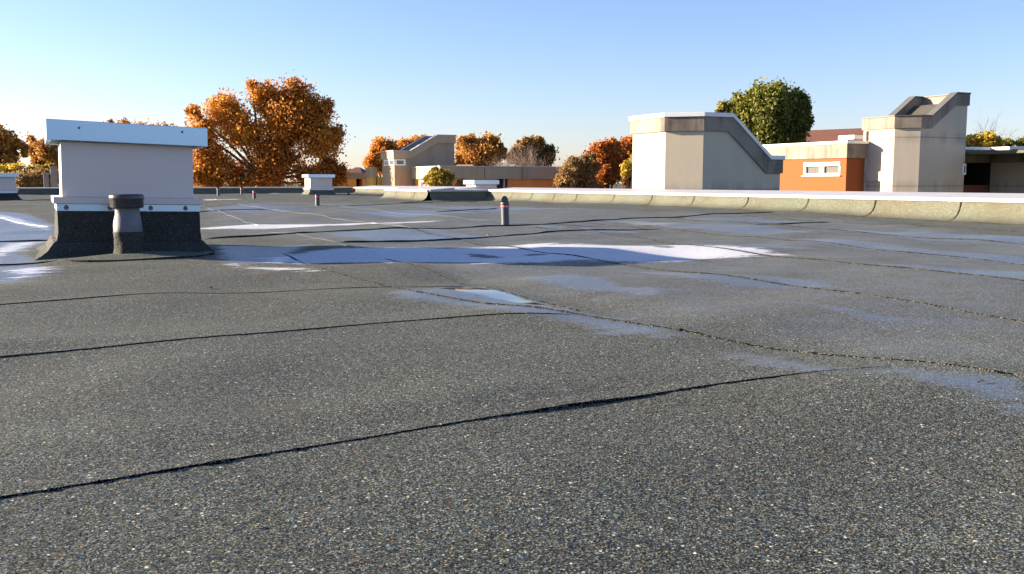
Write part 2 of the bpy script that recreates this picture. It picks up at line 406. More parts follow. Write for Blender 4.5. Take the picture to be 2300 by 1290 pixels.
xs = np.concatenate([np.arange(-30, -8, 0.5), np.arange(-8, -1.2, 0.15), np.arange(-1.2, 5.2, 0.035), np.arange(5.2, 12.05, 0.08), [12.05]])
ys = np.concatenate([np.arange(-8, 0.4, 0.3), np.arange(0.4, 8.2, 0.035), np.arange(8.2, 16, 0.08), np.arange(16, 39.4, 0.2)])
GX, GY = np.meshgrid(xs, ys)
RV = [np.stack([GX.ravel(), GY.ravel(), roof_h(GX, GY).ravel()], 1)]
nx, ny = len(xs), len(ys)
ii = (np.arange(ny - 1)[:, None] * nx + np.arange(nx - 1)[None, :]).ravel()
cx_, cy_ = GX[:-1, :-1].ravel() , GY[:-1, :-1].ravel()
RF = [np.stack([ii, ii + 1, ii + nx + 1, ii + nx], 1)]
RM = [np.zeros(len(ii), int)]
n_v = nx * ny
def strip(rows, mats):
    """rows: list of arrays (n,3) along the strip; mats: material for each band between rows"""
    global n_v
    n = len(rows[0])
    for k, r in enumerate(rows):
        RV.append(r)
    for k in range(len(rows) - 1):
        a = n_v + k * n + np.arange(n - 1)
        RF.append(np.stack([a, a + 1, a + n + 1, a + n], 1)); RM.append(np.full(n - 1, mats[k]))
    n_v += len(rows) * n
def lap(pts, side, lift=0.006, bead=0.5, step=None, wob=0.004, seed=0, fish=(), fade_end=0.1):
    """one overlapping edge of a felt sheet: a wedge that rises to its free edge, the edge's drop, and the bitumen that bled out"""
    r = np.random.RandomState(seed)
    pts = np.array(pts, float)
    seg = np.hypot(*np.diff(pts, axis=0).T); L = np.concatenate([[0], np.cumsum(seg)])
    step = step or (0.025 if pts[:, 1].min() < 8 else 0.08)
    s = np.arange(0, L[-1] + step, step); s[-1] = L[-1]
    # smooth path through the measured points
    def cr(col):
        v = np.interp(s, L, pts[:, col])
        kk = int(0.5 / step)
        if kk > 2 and len(v) > 2 * kk:
            ker = np.hanning(kk); ker /= ker.sum()
            vv = np.convolve(np.pad(v, kk, mode='reflect', reflect_type='odd'), ker, 'same')[kk:-kk]
            return vv
        return v
    x, y = cr(0), cr(1)
    tx, ty = np.gradient(x), np.gradient(y); q = np.hypot(tx, ty); tx, ty = tx / q, ty / q
    nx_, ny_ = ty * side, -tx * side
    lowf = np.interp(s, np.arange(0, L[-1] + 0.4, 0.18), r.uniform(-1, 1, int((L[-1] + 0.4) / 0.18) + 1)[:len(np.arange(0, L[-1] + 0.4, 0.18))])
    hi = r.uniform(-1, 1, len(s))
    x = x + nx_ * (lowf * wob + hi * wob * 0.5); y = y + ny_ * (lowf * wob + hi * wob * 0.5)
    lf = lift * (1 + 0.35 * lowf)
    for (c, wdt, amp) in fish: lf = lf + amp * np.exp(-((s - c * L[-1]) / wdt) ** 2)
    fade = np.clip(np.minimum(s / 0.1, (L[-1] - s) / fade_end), 0.12, 1); lf = lf * fade
    def row(u, zf, absz):
        X, Y = x + nx_ * u, y + ny_ * u
        return np.stack([X, Y, roof_h(X, Y) + zf * lf + absz], 1)
    strip([row(-0.14, 0, -0.004), row(-0.05, 0.45, 0.0), row(-0.012, 0.9, 0.0), row(0.0, 1.0, 0.0)], [0, 0, 0])
    bm = 1 if bead > 0 else 0
    strip([row(0.0, 1.0, 0.0), row(0.002, 0.5, 0.0), row(0.002, 0.0, -0.003)], [bm, bm])
    if bead > 0:
        bw = np.clip(0.013 * bead * (0.75 + 0.7 * lowf + 1.1 * hi), 0.0, 0.035)
        bh = np.clip(0.0075 * bead * (1 + 0.5 * lowf + 0.9 * hi), 0.001, 0.02) * fade; bw = bw * np.sqrt(fade)
        def rb(f, hz):
            X, Y = x + nx_ * bw * f, y + ny_ * bw * f
            return np.stack([X, Y, roof_h(X, Y) + bh * hz], 1)
        strip([rb(-0.1, 0.9), rb(0.45, 1.0), rb(0.85, 0.5), rb(1.0, -0.6)], [1, 1, 1])
def gpl(*px): return [gp(x, y)[:2] for x, y in px]
# laps whose free edge faces the camera (dark), running left to right
lap(gpl((-420, 1190), (0, 1130), (300, 1078), (600, 1022), (900, 973), (1100, 942), (1350, 900), (1600, 862), (1850, 838), (1940, 830), (1985, 824)), 1, 0.0035, 0.45, seed=1, fish=((0.60, 0.14, 0.0045), (0.85, 0.12, 0.002)), fade_end=0.7)
lap(gpl((-300, 840), (0, 800), (400, 765), (900, 722), (1150, 710), (1305, 706)), 1, 0.0035, 0.3, seed=2)
lap(gpl((-300, 715), (0, 686), (350, 657), (700, 643), (860, 640), (980, 641), (1075, 635)), 1, 0.003, 0.25, seed=3)
lap(gpl((470, 537), (850, 517), (1130, 507), (1400, 492), (1600, 484), (1740, 478)), 1, 0.012, 0.5, seed=4)
lap(gpl((755, 550), (860, 546), (1020, 540), (1250, 522), (1490, 513)), 1, 0.011, 0.5, seed=5)
lap(gpl((440, 478), (480, 475), (610, 473)), 1, 0.012, 0.4, seed=6)
lap(gpl((1700, 508), (1870, 499)), 1, 0.010, 0.4, seed=7)
lap(gpl((900, 456), (1080, 453)), 1, 0.012, 0.3, seed=8); lap(gpl((750, 462), (980, 458)), 1, 0.012, 0.3, seed=9)
lap(gpl((980, 475), (1120, 469)), 1, 0.012, 0.3, seed=10); lap(gpl((-60, 548), (60, 545), (130, 543)), 1, 0.012, 0.4, seed=11)
lap(gpl((1000, 579), (1100, 577), (1290, 577)), 1, 0.004, 0.0, seed=12)
# laps along the length of the roof, free edge towards the sun, bitumen bled out and glinting
lap([(1.50, 6.6)] + gpl((750, 610), (830, 628), (960, 660), (1150, 688), (1310, 706), (1450, 725), (1700, 766), (1900, 796), (2080, 822), (2300, 858), (2500, 895)), 1, 0.004, 0.5, seed=21)
lap(gpl((1075, 635), (1150, 655), (1250, 682), (1330, 703)), 1, 0.003, 0.35, seed=27)
lap(gpl((600, 518), (655, 525), (760, 550), (870, 580)), 1, 0.0025, 0.0, seed=22)
lap(gpl((865, 579), (960, 603), (1080, 637)), 1, 0.003, 0.4, seed=29)
lap(gpl((930, 520), (1040, 540), (1130, 556), (1290, 579), (1450, 602), (1700, 634), (1900, 662), (2300, 725), (2500, 757)), 1, 0.005, 0.5, seed=23)
lap(gpl((1200, 509), (1300, 517), (1450, 536), (1560, 553), (1750, 577), (1900, 595), (2300, 638), (2500, 660)), 1, 0.006, 0.5, seed=24)
lap(gpl((1300, 498), (1500, 514), (1800, 542), (2000, 560), (2300, 585), (2500, 602)), 1, 0.006, 0.6, seed=25)
lap(gpl((1480, 489), (1700, 507), (2000, 527), (2300, 548), (2500, 562)), 1, 0.006, 0.6, seed=26)
lap(gpl((1640, 482), (1800, 495), (2000, 508), (2300, 523), (2500, 535)), 1, 0.006, 0.5, seed=28)
lap(gpl((460, 445), (500, 453), (560, 464), (700, 485), (850, 503), (1000, 521)), 1, 0.004, 0.0, seed=30)
lap(gpl((440, 460), (480, 472), (530, 490), (580, 507)), 1, 0.004, 0.0, seed=31)
lap(gpl((700, 455), (760, 462), (900, 478), (1100, 497)), 1, 0.003, 0.0, seed=32)
lap(gpl((-200, 470), (0, 492), (112, 512)), 1, 0.006, 0.0, seed=33)
# round patch of felt under the pipe: a swollen collar sheet with its own free edge
th_ = np.linspace(math.radians(165), math.radians(395), 60)
px_, py_ = 0.60 + 0.47 * np.cos(th_), 6.72 + 0.30 * np.sin(th_)
lap(np.stack([px_, py_], 1), 1, 0.012, 0.4, seed=41)
lap([(-0.55, 6.95), (-0.25, 6.72), (-0.02, 6.70), (0.10, 6.78)], 1, 0.008, 0.4, seed=42)

rv, rf, rm = np.concatenate(RV), np.concatenate(RF), np.concatenate(RM)
me = bpy.data.meshes.new("roof")
me.vertices.add(len(rv)); me.vertices.foreach_set("co", rv.ravel())
me.loops.add(rf.size); me.loops.foreach_set("vertex_index", rf.ravel())
me.polygons.add(len(rf)); me.polygons.foreach_set("loop_start", np.arange(0, rf.size, 4)); 
me.polygons.foreach_set("material_index", rm); me.polygons.foreach_set("use_smooth", np.ones(len(rf), bool))
me.update(calc_edges=True)
FEET = [(gp(1080, 572), 0.075, 0), (gp(1100, 574), 0.06, 0), (gp(1205, 573), 0.06, 0), (gp(1490, 557), 0.06, 0)]
for nm, pl in (("frost", FROST), ("water", WATER), ("wet", WET), ("damp", DAMP)):
    at_ = me.attributes.new(nm, 'FLOAT', 'POINT')
    val = regions(rv[:, 0], rv[:, 1], pl)
    if nm == "frost":                                     # trodden marks in the frost
        for c_f, a_f, b_f in FEET:
            dd = np.hypot((rv[:, 0] - c_f[0]) / 1.0, (rv[:, 1] - c_f[1]) / 1.3) - a_f
            val = np.minimum(val, dd * 4.0)
    at_.data.foreach_set("value", val.astype(np.float32))
me.materials.append(M['roof']); me.materials.append(M['bitumen'])
roof = bpy.data.objects.new("roof", me); COL.objects.link(roof)
tag(roof, kind='structure')

# ------------------------------------------------------------------ parapets of our roof
COVE = [(0.30, 0.003), (0.22, 0.012), (0.15, 0.035), (0.095, 0.075), (0.06, 0.13), (0.04, 0.19), (0.03, 0.26)]
def sweep(mb, prof, a, b, nrm, mat=0, n=2, off=0.0, za=0.0, zfun=None):
    """a profile (distance from the wall, height) swept along the wall line a-b; nrm points into the roof"""
    k = max(2, n); vs, fs = [], []
    for i in range(k):
        f = i / (k - 1); x, y = a[0] + (b[0] - a[0]) * f, a[1] + (b[1] - a[1]) * f
        for d, z in prof:
            X, Y = x + nrm[0] * (d + off), y + nrm[1] * (d + off)
            zz = z + za + (float(roof_h(X, Y)) * max(0.0, 1 - z / 0.2) if zfun is None else 0)
            vs.append((X, Y, zz))
    m = len(prof)
    for i in range(k - 1):
        for j in range(m - 1):
            fs.append((i * m + j, i * m + j + 1, (i + 1) * m + j + 1, (i + 1) * m + j))
    mb.add(vs, fs, mat, True)
def parapet(label, a, b, nrm, joints, felt='felt', wide=0.8, zc=(0.235, 0.285, 0.345), ext=(0.0, 0.0), cj=()):
    L = math.hypot(b[0] - a[0], b[1] - a[1]); ux, uy = (b[0] - a[0]) / L, (b[1] - a[1]) / L
    t = thing("parapet_wall", ((a[0] + b[0]) / 2, (a[1] + b[1]) / 2, 0), label, "parapet", "parapet walls round the flat roof")
    mb = MB()                                             # masonry behind the felt
    p = [(a[0], a[1]), (b[0], b[1]), (b[0] - nrm[0] * (wide - 0.06), b[1] - nrm[1] * (wide - 0.06)), (a[0] - nrm[0] * (wide - 0.06), a[1] - nrm[1] * (wide - 0.06))]
    mb.prism(p, -2.75, zc[0] - 0.004); mb.build("masonry", M['wall_cream'], t)
    mb = MB(); cuts = [0.0] + sorted(joints) + [L]
    for i in range(len(cuts) - 1):
        q0, q1 = cuts[i], cuts[i + 1]
        o = 0.003 * (i % 2)
        sweep(mb, [(d, z) for d, z in COVE], (a[0] + ux * q0, a[1] + uy * q0), (a[0] + ux * q1, a[1] + uy * q1), nrm, 0, max(2, int((q1 - q0) / 0.3)), o)
    for q in joints:                                      # the dark line where one felt piece laps the next
        for s_ in (0,):
            j0, j1 = q - 0.007, q + 0.008
            sweep(mb, COVE, (a[0] + ux * j0, a[1] + uy * j0), (a[0] + ux * j1, a[1] + uy * j1), nrm, 1, 2, 0.013)
    mb.build("felt_upstand", [M[felt], M['bitumen']], t)
    mb = MB()
    cp = [(0.055, zc[0]), (0.062, zc[0] + 0.002), (0.062, zc[1]), (-wide + 0.02, zc[2]), (-wide, zc[2] - 0.003), (-wide, zc[0]), (-wide + 0.05, zc[0]), (0.0, zc[0]), (0.055, zc[0])]
    cc = [-ext[0]] + sorted(cj) + [L + ext[1]]
    for i in range(len(cc) - 1):
        q0, q1 = cc[i] + 0.004, cc[i + 1] - 0.004
        A, B = (a[0] + ux * q0, a[1] + uy * q0), (a[0] + ux * q1, a[1] + uy * q1)
        vs = [(P_[0] + nrm[0] * d, P_[1] + nrm[1] * d, z) for P_ in (A, B) for d, z in cp[:-1]]
        m = len(cp) - 1
        mb.add(vs, [(j, (j + 1) % m, m + (j + 1) % m, m + j) for j in range(m)] + [tuple(range(m - 1, -1, -1)), tuple(range(m, 2 * m))])
    mb.build("coping", M['coping'], t)
    return t
M['wall_cream'] = concrete("cream_render", (0.52, 0.48, 0.42), 0.15)
Yj = [21.67, 20.49, 19.41, 17.8, 16.36, 14.96, 13.4, 11.92, 10.52, 9.03, 7.6, 6.2, 4.8, 3.4, 2.0]
parapet("long parapet in full sun with olive felt upstand and white metal coping", (11.33, 24.4), (11.33, -7.0), (-1, 0), [24.4 - y for y in Yj] + [24.4 - 22.8], cj=[4.4, 8.4, 12.4, 13.9, 18.4, 22.4])
parapet("short parapet jutting into the roof, dark felt front with blue coping edge", (9.55, 24.4), (11.27, 24.4), (0, -1), [], wide=0.8, zc=(0.238, 0.289, 0.31))
parapet("sunlit side of the jutting parapet, pale felt behind the tall grey post", (9.55, 28.0), (9.55, 24.4), (-1, 0), [1.1, 2.6], wide=0.75)
parapet("pale sunlit parapet between the far dark parapet and the jutting one", (12.0, 39.3), (12.0, 28.05), (-1, 0), [2.0, 4.2, 6.5, 8.9])
parapet("far parapet in shade, dark felt below a thin pale coping", (-30.0, 39.3), (11.9, 39.3), (0, -1), [1.4 * k for k in range(1, 29)], wide=0.45, zc=(0.245, 0.285, 0.295), cj=[4 * k for k in range(1, 10)])

# ------------------------------------------------------------------ roof vents (box ventilators)
def make_vent(label, loc, w=0.84, zs=(0.303, 0.348, 0.392, 0.76, 0.895), flare=0.10, tilt=0.0, felt='felt_shaded', pitch=0.006, screws=True, group="metal box ventilators on the flat roofs"):
    t = thing("roof_vent", loc, label, "ventilator", group)
    WLOC[t.name] = Vector((0, 0, 0))                       # parts in the vent's own coordinates
    h = w / 2; z1, z2, z3, z4, z5 = zs
    mb = MB()                                              # felt upstand, flaring out at its foot
    prof = [(h + 0.035 + flare + 0.06, -0.03), (h + 0.035 + flare, 0.006), (h + 0.035 + flare * 0.62, 0.035), (h + 0.035 + flare * 0.28, 0.09), (h + 0.04, 0.10), (h + 0.037, 0.16), (h + 0.035, z1)]
    r_ = np.random.RandomState(int(w * 1000) + int(abs(loc[1]) * 10))
    n = 18
    rows = []
    for r, z in prof:
        ring = []
        for sx, sy, ex, ey in ((-1, -1, 1, -1), (1, -1, 1, 1), (1, 1, -1, 1), (-1, 1, -1, -1)):
            for i in range(n):
                f = i / n
                j = r_.uniform(-1, 1) * (0.006 if 0.0 < z < z1 else 0)
                ring.append(((sx + (ex - sx) * f) * (r + j), (sy + (ey - sy) * f) * (r + j), z + j * 0.3))
        rows.append(ring)
    vs = [p for ring in rows for p in ring]; m = 4 * n
    mb.add(vs, [(k * m + i, k * m + (i + 1) % m, (k + 1) * m + (i + 1) % m, (k + 1) * m + i) for k in range(len(rows) - 1) for i in range(m)], 0, False)
    mb.build("felt_upstand", M[felt], t)
    mb = MB(); mb.box((-h - 0.038, -h - 0.038, z1 - 0.004), (h + 0.038, h + 0.038, z2)); st = mb.build("fixing_strip", M['vent_cap'], t, 0.002)
    if screws:
        for x in (-0.40, -0.13, 0.13, 0.36):
            sb = MB(); sb.lathe([(0.011, 0), (0.011, 0.004), (0.006, 0.008)], 10, (0, 0))
            o = len(sb.v) - 3 * 10 - 20
            for k in range(o, len(sb.v)):
                X, Y, Z = sb.v[k]; sb.v[k] = (x + X, -h - 0.038 - Z, (z1 + z2) / 2 + Y + 0.004)
            sb.lathe([(0.016, 0), (0.016, 0.0015)], 12, (0, 0))
            o = len(sb.v) - 2 * 12 - 24
            for k in range(o, len(sb.v)):
                X, Y, Z = sb.v[k]; sb.v[k] = (x + X, -h - 0.038 - Z, (z1 + z2) / 2 + Y - 0.004)
            sb.build("screw", M['screw'], st)
    mb = MB(); mb.box((-h - 0.058, -h - 0.058, z2), (h + 0.058, h + 0.058, z3)); mb.build("flange", M['vent_panel'], t, 0.003)
    mb = MB(); mb.box((-h, -h, z3), (h, h, z4)); mb.box((-h - 0.003, -h - 0.003, z3 - 0.0), (-h + 0.03, -h + 0.03, z4 - 0.002))
    for z in (z3 + 0.05, z3 + 0.2, z4 - 0.05): mb.lathe([(0.006, z), (0.006, z + 0.004)], 8, (-h + 0.014, -h - 0.004))
    mb.build("casing", M['vent_panel'], t, 0.002)
    mb = MB()                                              # sloped cap with a folded rim
    c = h + 0.088; s_ = pitch
    za = z4 + s_; zb = z4 - s_
    top = [(-c, -c, z5 + s_), (c, -c, z5 - 2 * s_), (c, c, z5 - 2 * s_), (-c, c, z5 + s_)]
    bot = [(-c, -c, za), (c, -c, zb), (c, c, zb), (-c, c, za)]
    i_ = h + 0.06
    ib = [(-i_, -i_, za + 0.004), (i_, -i_, zb + 0.004), (i_, i_, zb + 0.004), (-i_, i_, za + 0.004)]
    it = [(-i_, -i_, za + 0.06), (i_, -i_, za + 0.06), (i_, i_, za + 0.06), (-i_, i_, za + 0.06)]
    mb.add(top + bot + ib + it, [(0, 1, 2, 3)] + [(4 + i, 4 + (i + 1) % 4, (i + 1) % 4, i) for i in range(4)] + [(8 + i, 8 + (i + 1) % 4, 4 + (i + 1) % 4, 4 + i) for i in range(4)] + [(12 + i, 12 + (i + 1) % 4, 8 + (i + 1) % 4, 8 + i) for i in range(4)] + [(15, 14, 13, 12)])
    cp = mb.build("cap", M['vent_cap'], t, 0.003)
    if screws:
        for x, z in ((-0.31, z5 - 0.045), (0.34, z5 - 0.045)):
            sb = MB(); sb.lathe([(0.008, 0), (0.008, 0.004), (0.004, 0.009)], 10, (0, 0))
            o = len(sb.v) - 3 * 10 - 20
            for k in range(o, len(sb.v)):
                X, Y, Z = sb.v[k]; sb.v[k] = (x + X, -c - Z, z + Y)
            sb.build("screw", M['screw'], cp)
    t.rotation_euler = (0, tilt, 0)
    return t
make_vent("large square metal ventilator with a blue tinted cap beside the capped pipe", (0.566, 7.52, 0.0), tilt=math.radians(1.1), flare=0.11)
zs2 = (0.115 + 0.07, 0.21, 0.25, 0.64, 0.765)
make_vent("small metal ventilator with one sunlit side near the far parapet", (9.56, 35.85, 0.02), w=0.83, zs=zs2, felt='felt', pitch=0.0, screws=False)
make_vent("bluish metal ventilator cut off by the photo edge under yellow bushes", (-0.93, 30.33, 0.0), w=0.83, zs=(0.2, 0.25, 0.3, 0.635, 0.745), felt='felt_shaded', pitch=0.0, screws=False)
make_vent("pale ventilator standing beyond the parapet before the brown rendered wing", (15.15, 33.3, -0.25), w=0.86, zs=(0.2, 0.25, 0.3, 0.66, 0.82), felt='felt', pitch=0.0, screws=False)
lr = MB(); lr.box((12.9, 28.5, -2.78), (17.4, 39.0, -0.25))
tag(lr.build("lower_roof", M['felt']), kind='structure')

# capped pipe before the large vent
px0, py0 = 0.527, 6.78
zb0 = float(roof_h(px0, py0))
t = thing("vent_pipe", (px0, py0, zb0), "stubby lead sleeved pipe with a dark screw cap before the large ventilator", "pipe")
WLOC[t.name] = Vector((0, 0, 0))
def wobble(a, z): return 0.035 * math.sin(3 * a + 9 * z) + 0.03 * math.sin(5 * a - 40 * z) + 0.02 * math.sin(11 * a + 60 * z)
mb = MB(); mb.lathe([(0.100, -0.03), (0.090, 0.0), (0.086, 0.03), (0.088, 0.07), (0.092, 0.11), (0.093, 0.135), (0.087, 0.142)], 40, wob=wobble); mb.build("felt_sleeve", M['felt_shaded'], t)
mb = MB(); mb.lathe([(0.086, 0.12), (0.0905, 0.143), (0.089, 0.18), (0.086, 0.21), (0.077, 0.25), (0.076, 0.285), (0.080, 0.30)], 40, wob=lambda a, z: 0.5 * wobble(a, z)); mb.build("lead_sleeve", M['lead'], t)
mb = MB()
mb.lathe([(0.085, 0.292), (0.101, 0.294), (0.104, 0.30), (0.105, 0.345), (0.108, 0.35), (0.108, 0.372), (0.100, 0.382), (0.06, 0.384), (0.02, 0.383)], 48, wob=lambda a, z: 0.012 * (1 if math.sin(12 * a) > 0.55 and z > 0.348 else 0))
mb.build("pipe_cap", M['black_rubber'], t)

# ------------------------------------------------------------------ small grey posts with a red band
def make_post(label, loc, hgt=0.335, rz=0.0, lean=0.0):
    t = thing("vent_post", loc, label, "vent post", "small grey ventilation posts on the roof")
    WLOC[t.name] = Vector((0, 0, 0))
    s = hgt / 0.335
    mb = MB(); mb.lathe([(0.047, -0.02), (0.047, 0.0), (0.047, 0.205 * s)], 28); mb.build("pipe", M['post'], t)
    mb = MB(); mb.lathe([(0.0485, 0.205 * s), (0.0490, 0.206 * s), (0.0490, 0.233 * s), (0.0485, 0.234 * s)], 28); bd = mb.build("red_band", M['red'], t)
    mb = MB()                                             # pale print on the band
    for k in range(6):
        a = math.radians(-112 + 9 * k + (5 if k > 2 else 0)); b_ = a + math.radians(5)
        for z0, z1 in ((0.212, 0.2165), (0.2205, 0.226)):
            mb.add([(0.0496 * math.cos(q), 0.0496 * math.sin(q), z * s) for q, z in ((a, z0), (b_, z0), (b_, z1), (a, z1))], [(0, 1, 2, 3)])
    mb.build("print", M['white'], bd)
    mb = MB(); mb.lathe([(0.0475, 0.234 * s), (0.050, 0.236 * s), (0.050, 0.262 * s), (0.046, 0.266 * s), (0.02, 0.267 * s)], 28); mb.build("collar", M['post'], t)
    mb = MB()                                             # upright rounded hood
    n = 20; pr = [(0.036 * math.cos(math.pi * i / n), 0.283 * s + 0.052 * s * math.sin(math.pi * i / n)) for i in range(n + 1)]
    pr = [(0.036, 0.26 * s)] + pr + [(-0.036, 0.26 * s)]
    m = len(pr)
    for d0, d1, sc in ((-0.028, 0.034, 1.0),):
        vs = [(x * sc, d0, z) for x, z in pr] + [(x * sc, d1, z) for x, z in pr]
        mb.add(vs, [(i, (i + 1) % m, m + (i + 1) % m, m + i) for i in range(m)] + [tuple(range(m)), tuple(range(2 * m - 1, m - 1, -1))])
    mb.build("hood", M['post'], t, 0.004)
    t.rotation_euler = (0, lean, rz)
    return t
def on_roof(x, y): return (x, y, float(roof_h(x, y)) - 0.002)
make_post("tallest grey post in front of the jutting parapet, banded in red", on_roof(4.93, 10.15), 0.345, math.radians(-26), math.radians(-1.5))
make_post("grey post standing alone in front of the small ventilator", on_roof(5.46, 20.58), 0.30, math.radians(-26))
make_post("grey post, nearest of the three below the big orange tree", on_roof(5.80, 29.03), 0.305, math.radians(-20))
make_post("grey post nearest the large ventilator, under the orange tree", on_roof(5.74, 34.98), 0.33, math.radians(-20))
make_post("tiny grey post in the middle of three below the orange tree", on_roof(6.88, 36.76), 0.32, math.radians(-20))
make_post("smallest post close behind the small ventilator, its band hardly visible", on_roof(10.32, 36.6), 0.27, math.radians(-20))
make_post("small post between the small ventilator and the pale parapet end", on_roof(10.47, 34.98), 0.28, math.radians(-20))

# ------------------------------------------------------------------ concrete roof towers and wings
def offset_ring(r, d):
    n = len(r); A = sum(r[i][0] * r[(i + 1) % n][1] - r[(i + 1) % n][0] * r[i][1] for i in range(n))
    sg = 1 if A > 0 else -1; out = []
    def en(i):
        x, y = r[(i + 1) % n][0] - r[i][0], r[(i + 1) % n][1] - r[i][1]; L = math.hypot(x, y); return (y / L * sg, -x / L * sg)
    for i in range(n):
        a, b = en(i - 1), en(i); k = 1 + a[0] * b[0] + a[1] * b[1]
        out.append((r[i][0] + d * (a[0] + b[0]) / k, r[i][1] + d * (a[1] + b[1]) / k))
    return out
def band(mb, ring, zt, zb, out, thick, shift=None, mat=0, open_at=()):
    """a closed band round the ring plan: outer face, inner face, top and underside, with its own height at every corner"""
    n = len(ring); o = offset_ring(ring, out); i_ = offset_ring(ring, out - thick); sh = shift or [0] * n
    vs = [(o[k][0], o[k][1], zt[k]) for k in range(n)] + [(o[k][0] + sh[k], o[k][1], zb[k]) for k in range(n)]
    vs += [(i_[k][0], i_[k][1], zt[k]) for k in range(n)] + [(i_[k][0] + sh[k], i_[k][1], zb[k]) for k in range(n)]
    fs = []
    for k in range(n):
        if k in open_at: continue
        j = (k + 1) % n
        fs += [(n + k, n + j, j, k), (2 * n + k, 2 * n + j, 3 * n + j, 3 * n + k), (k, j, 2 * n + j, 2 * n + k), (n + j, n + k, 3 * n + k, 3 * n + j)]
    mb.add(vs, fs, mat)
def walls(mb, ring, zt, z0=-2.75, skip=(), mat=0, inset=0.0):
    r = offset_ring(ring, -inset) if inset else ring; n = len(r)
    vs = [(x, y, z0) for x, y in r] + [(r[k][0], r[k][1], zt[k]) for k in range(n)]
    mb.add(vs, [(k, (k + 1) % n, n + (k + 1) % n, n + k) for k in range(n) if k not in skip], mat)
CON = dict(
    a=concrete("tower_concrete", (0.55, 0.475, 0.355), 0.06, (0.30,)),
    fa=concrete("fascia_concrete", (0.293, 0.248, 0.198), 0.85),
    b=concrete("back_tower_concrete", (0.53, 0.455, 0.35), 0.09, (0.36, 2.0)),
    fb=concrete("back_fascia_concrete", (0.283, 0.239, 0.193), 0.75),
    c=concrete("far_tower_concrete", (0.353, 0.283, 0.193), 0.25),
    fc=concrete("far_fascia_concrete", (0.440, 0.346, 0.223), 0.18))

# tower standing just beyond the sunlit parapet
Zc = 26.0
p = at(1493, 400, Zc); X1, Y1 = p[0], p[1]
d = ray(1578, 400); tt = d[0] / d[1]; KC = 1.05; c_ = (tt * Y1 - X1) / (KC + tt); Y0 = Y1 - c_
def xon(px, Y): return on_y(px, 400, Y)[0]
Xs, Xe, X2 = xon(1640, Y0), xon(1727, Y0), xon(1752, Y0)
Yb = on_x(1420, 400, X1)[1]
zh, zl = on_x(1493, 264, X1)[2], on_y(1740, 359, Y0)[2]
zfb = on_x(1493, 296, X1)[2]; bt = zh - zfb
T1 = thing("stair_tower", (X1, Y0, -2.75), "pale concrete roof tower sloping down to the orange wing, under the green tree", "tower", "concrete stair towers")
ring = [(X1, Yb), (X1, Y1), (X1 + KC * c_, Y0), (Xs, Y0), (Xe, Y0), (X2, Y0), (X2, Yb), (Xe, Yb), (Xs, Yb)]
prof = [zh, zh, zh, zh, zl, zl, zl, zl, zh]
al = math.atan2(zh - zl, Xe - Xs); sf = -bt * math.tan(al / 2) * 0.9
shf = [0, 0, 0, sf, sf, 0, 0, sf, sf]
mb = MB(); walls(mb, ring, [z - bt * 0.5 for z in prof]); mb.build("wall", CON['a'], T1)
mb = MB(); band(mb, ring, prof, [z - bt for z in prof], 0.055, 0.25, shf); mb.build("fascia", CON['fa'], T1, 0.006)
mb = MB(); ct = (on_x(1493, 254.5, X1)[2] - zh); band(mb, ring, [z + ct for z in prof], [z + 0.003 for z in prof], 0.09, 0.36); mb.build("coping", M['white'], T1, 0.004)
mb = MB(); q = [z - 0.3 for z in prof]
mb.add([(x, y, z) for (x, y), z in zip(ring, q)], [(0, 1, 2, 3, 8), (8, 3, 4, 7), (7, 4, 5, 6)]); mb.build("roof", M['felt'], T1)

# orange wing behind it
p = at(1900, 400, 33.5); XW, YW = p[0], p[1]
Yback = 33.5
zt_ = on_x(1900, 323, XW)[2]; zf_ = on_x(1900, 355, XW)[2]; zc_ = on_x(1900, 316.5, XW)[2]
XR = xon(1939, YW)
OW = thing("orange_building", (XW, YW, -2.75), "low orange rendered wing with a wide white window beside the right tower", "building")
ring = [(XW, Yback), (XW, YW), (XR, YW), (XR, Yback)]
# window opening in the left face
wy1, wz1 = on_x(1806, 365, XW)[1:3]; wy0, wz0 = on_x(1887, 393, XW)[1], on_x(1846, 394, XW)[2]
wz1 = on_x(1846, 365, XW)[2]
mb = MB()
mb.box((XW, YW, -2.75), (XW + 0.25, wy0, zf_ + 0.1)); mb.box((XW, wy1, -2.75), (XW + 0.25, Yback, zf_ + 0.1))
mb.box((XW, wy0, -2.75), (XW + 0.25, wy1, wz0)); mb.box((XW, wy0, wz1), (XW + 0.25, wy1, zf_ + 0.1))
mb.box((XW + 0.25, YW, -2.75), (XR, YW + 0.25, zf_ + 0.1)); mb.build("wall", M['orange'], OW)
mb = MB(); band(mb, ring, [zt_] * 4, [zf_] * 4, 0.05, 0.25); mb.build("fascia", CON['fa'], OW, 0.005)
mb = MB(); band(mb, ring, [zc_] * 4, [zt_ + 0.003] * 4, 0.10, 0.4); mb.build("coping", M['white'], OW, 0.004)
mb = MB(); mb.box((XW + 0.2, YW + 0.2, zt_ - 0.2), (XR - 0.1, Yback, zt_ - 0.1)); mb.build("roof", M['felt'], OW)
fr = MB(); f0 = 0.045; ym = (wy0 + wy1) / 2; zs_ = wz1 - (wz1 - wz0) * 0.30
X_ = XW - 0.012
fr.box((X_, wy0, wz0), (XW + 0.1, wy1, wz0 + 0.07)); fr.box((X_, wy0, wz0 + 0.07), (XW + 0.1, wy0 + 0.06, zs_)); fr.box((X_, wy1 - 0.1, wz0 + 0.07), (XW + 0.1, wy1, zs_))
fr.box((X_, ym - 0.11, wz0 + 0.07), (XW + 0.1, ym + 0.11, zs_))
WN = fr.build("window", M['white'], OW, 0.003)
mb = MB(); mb.box((XW - 0.03, wy0 - 0.005, zs_ + 0.002), (XW + 0.12, wy1 + 0.005, wz1)); mb.build("shutter_box", M['white'], WN, 0.012)
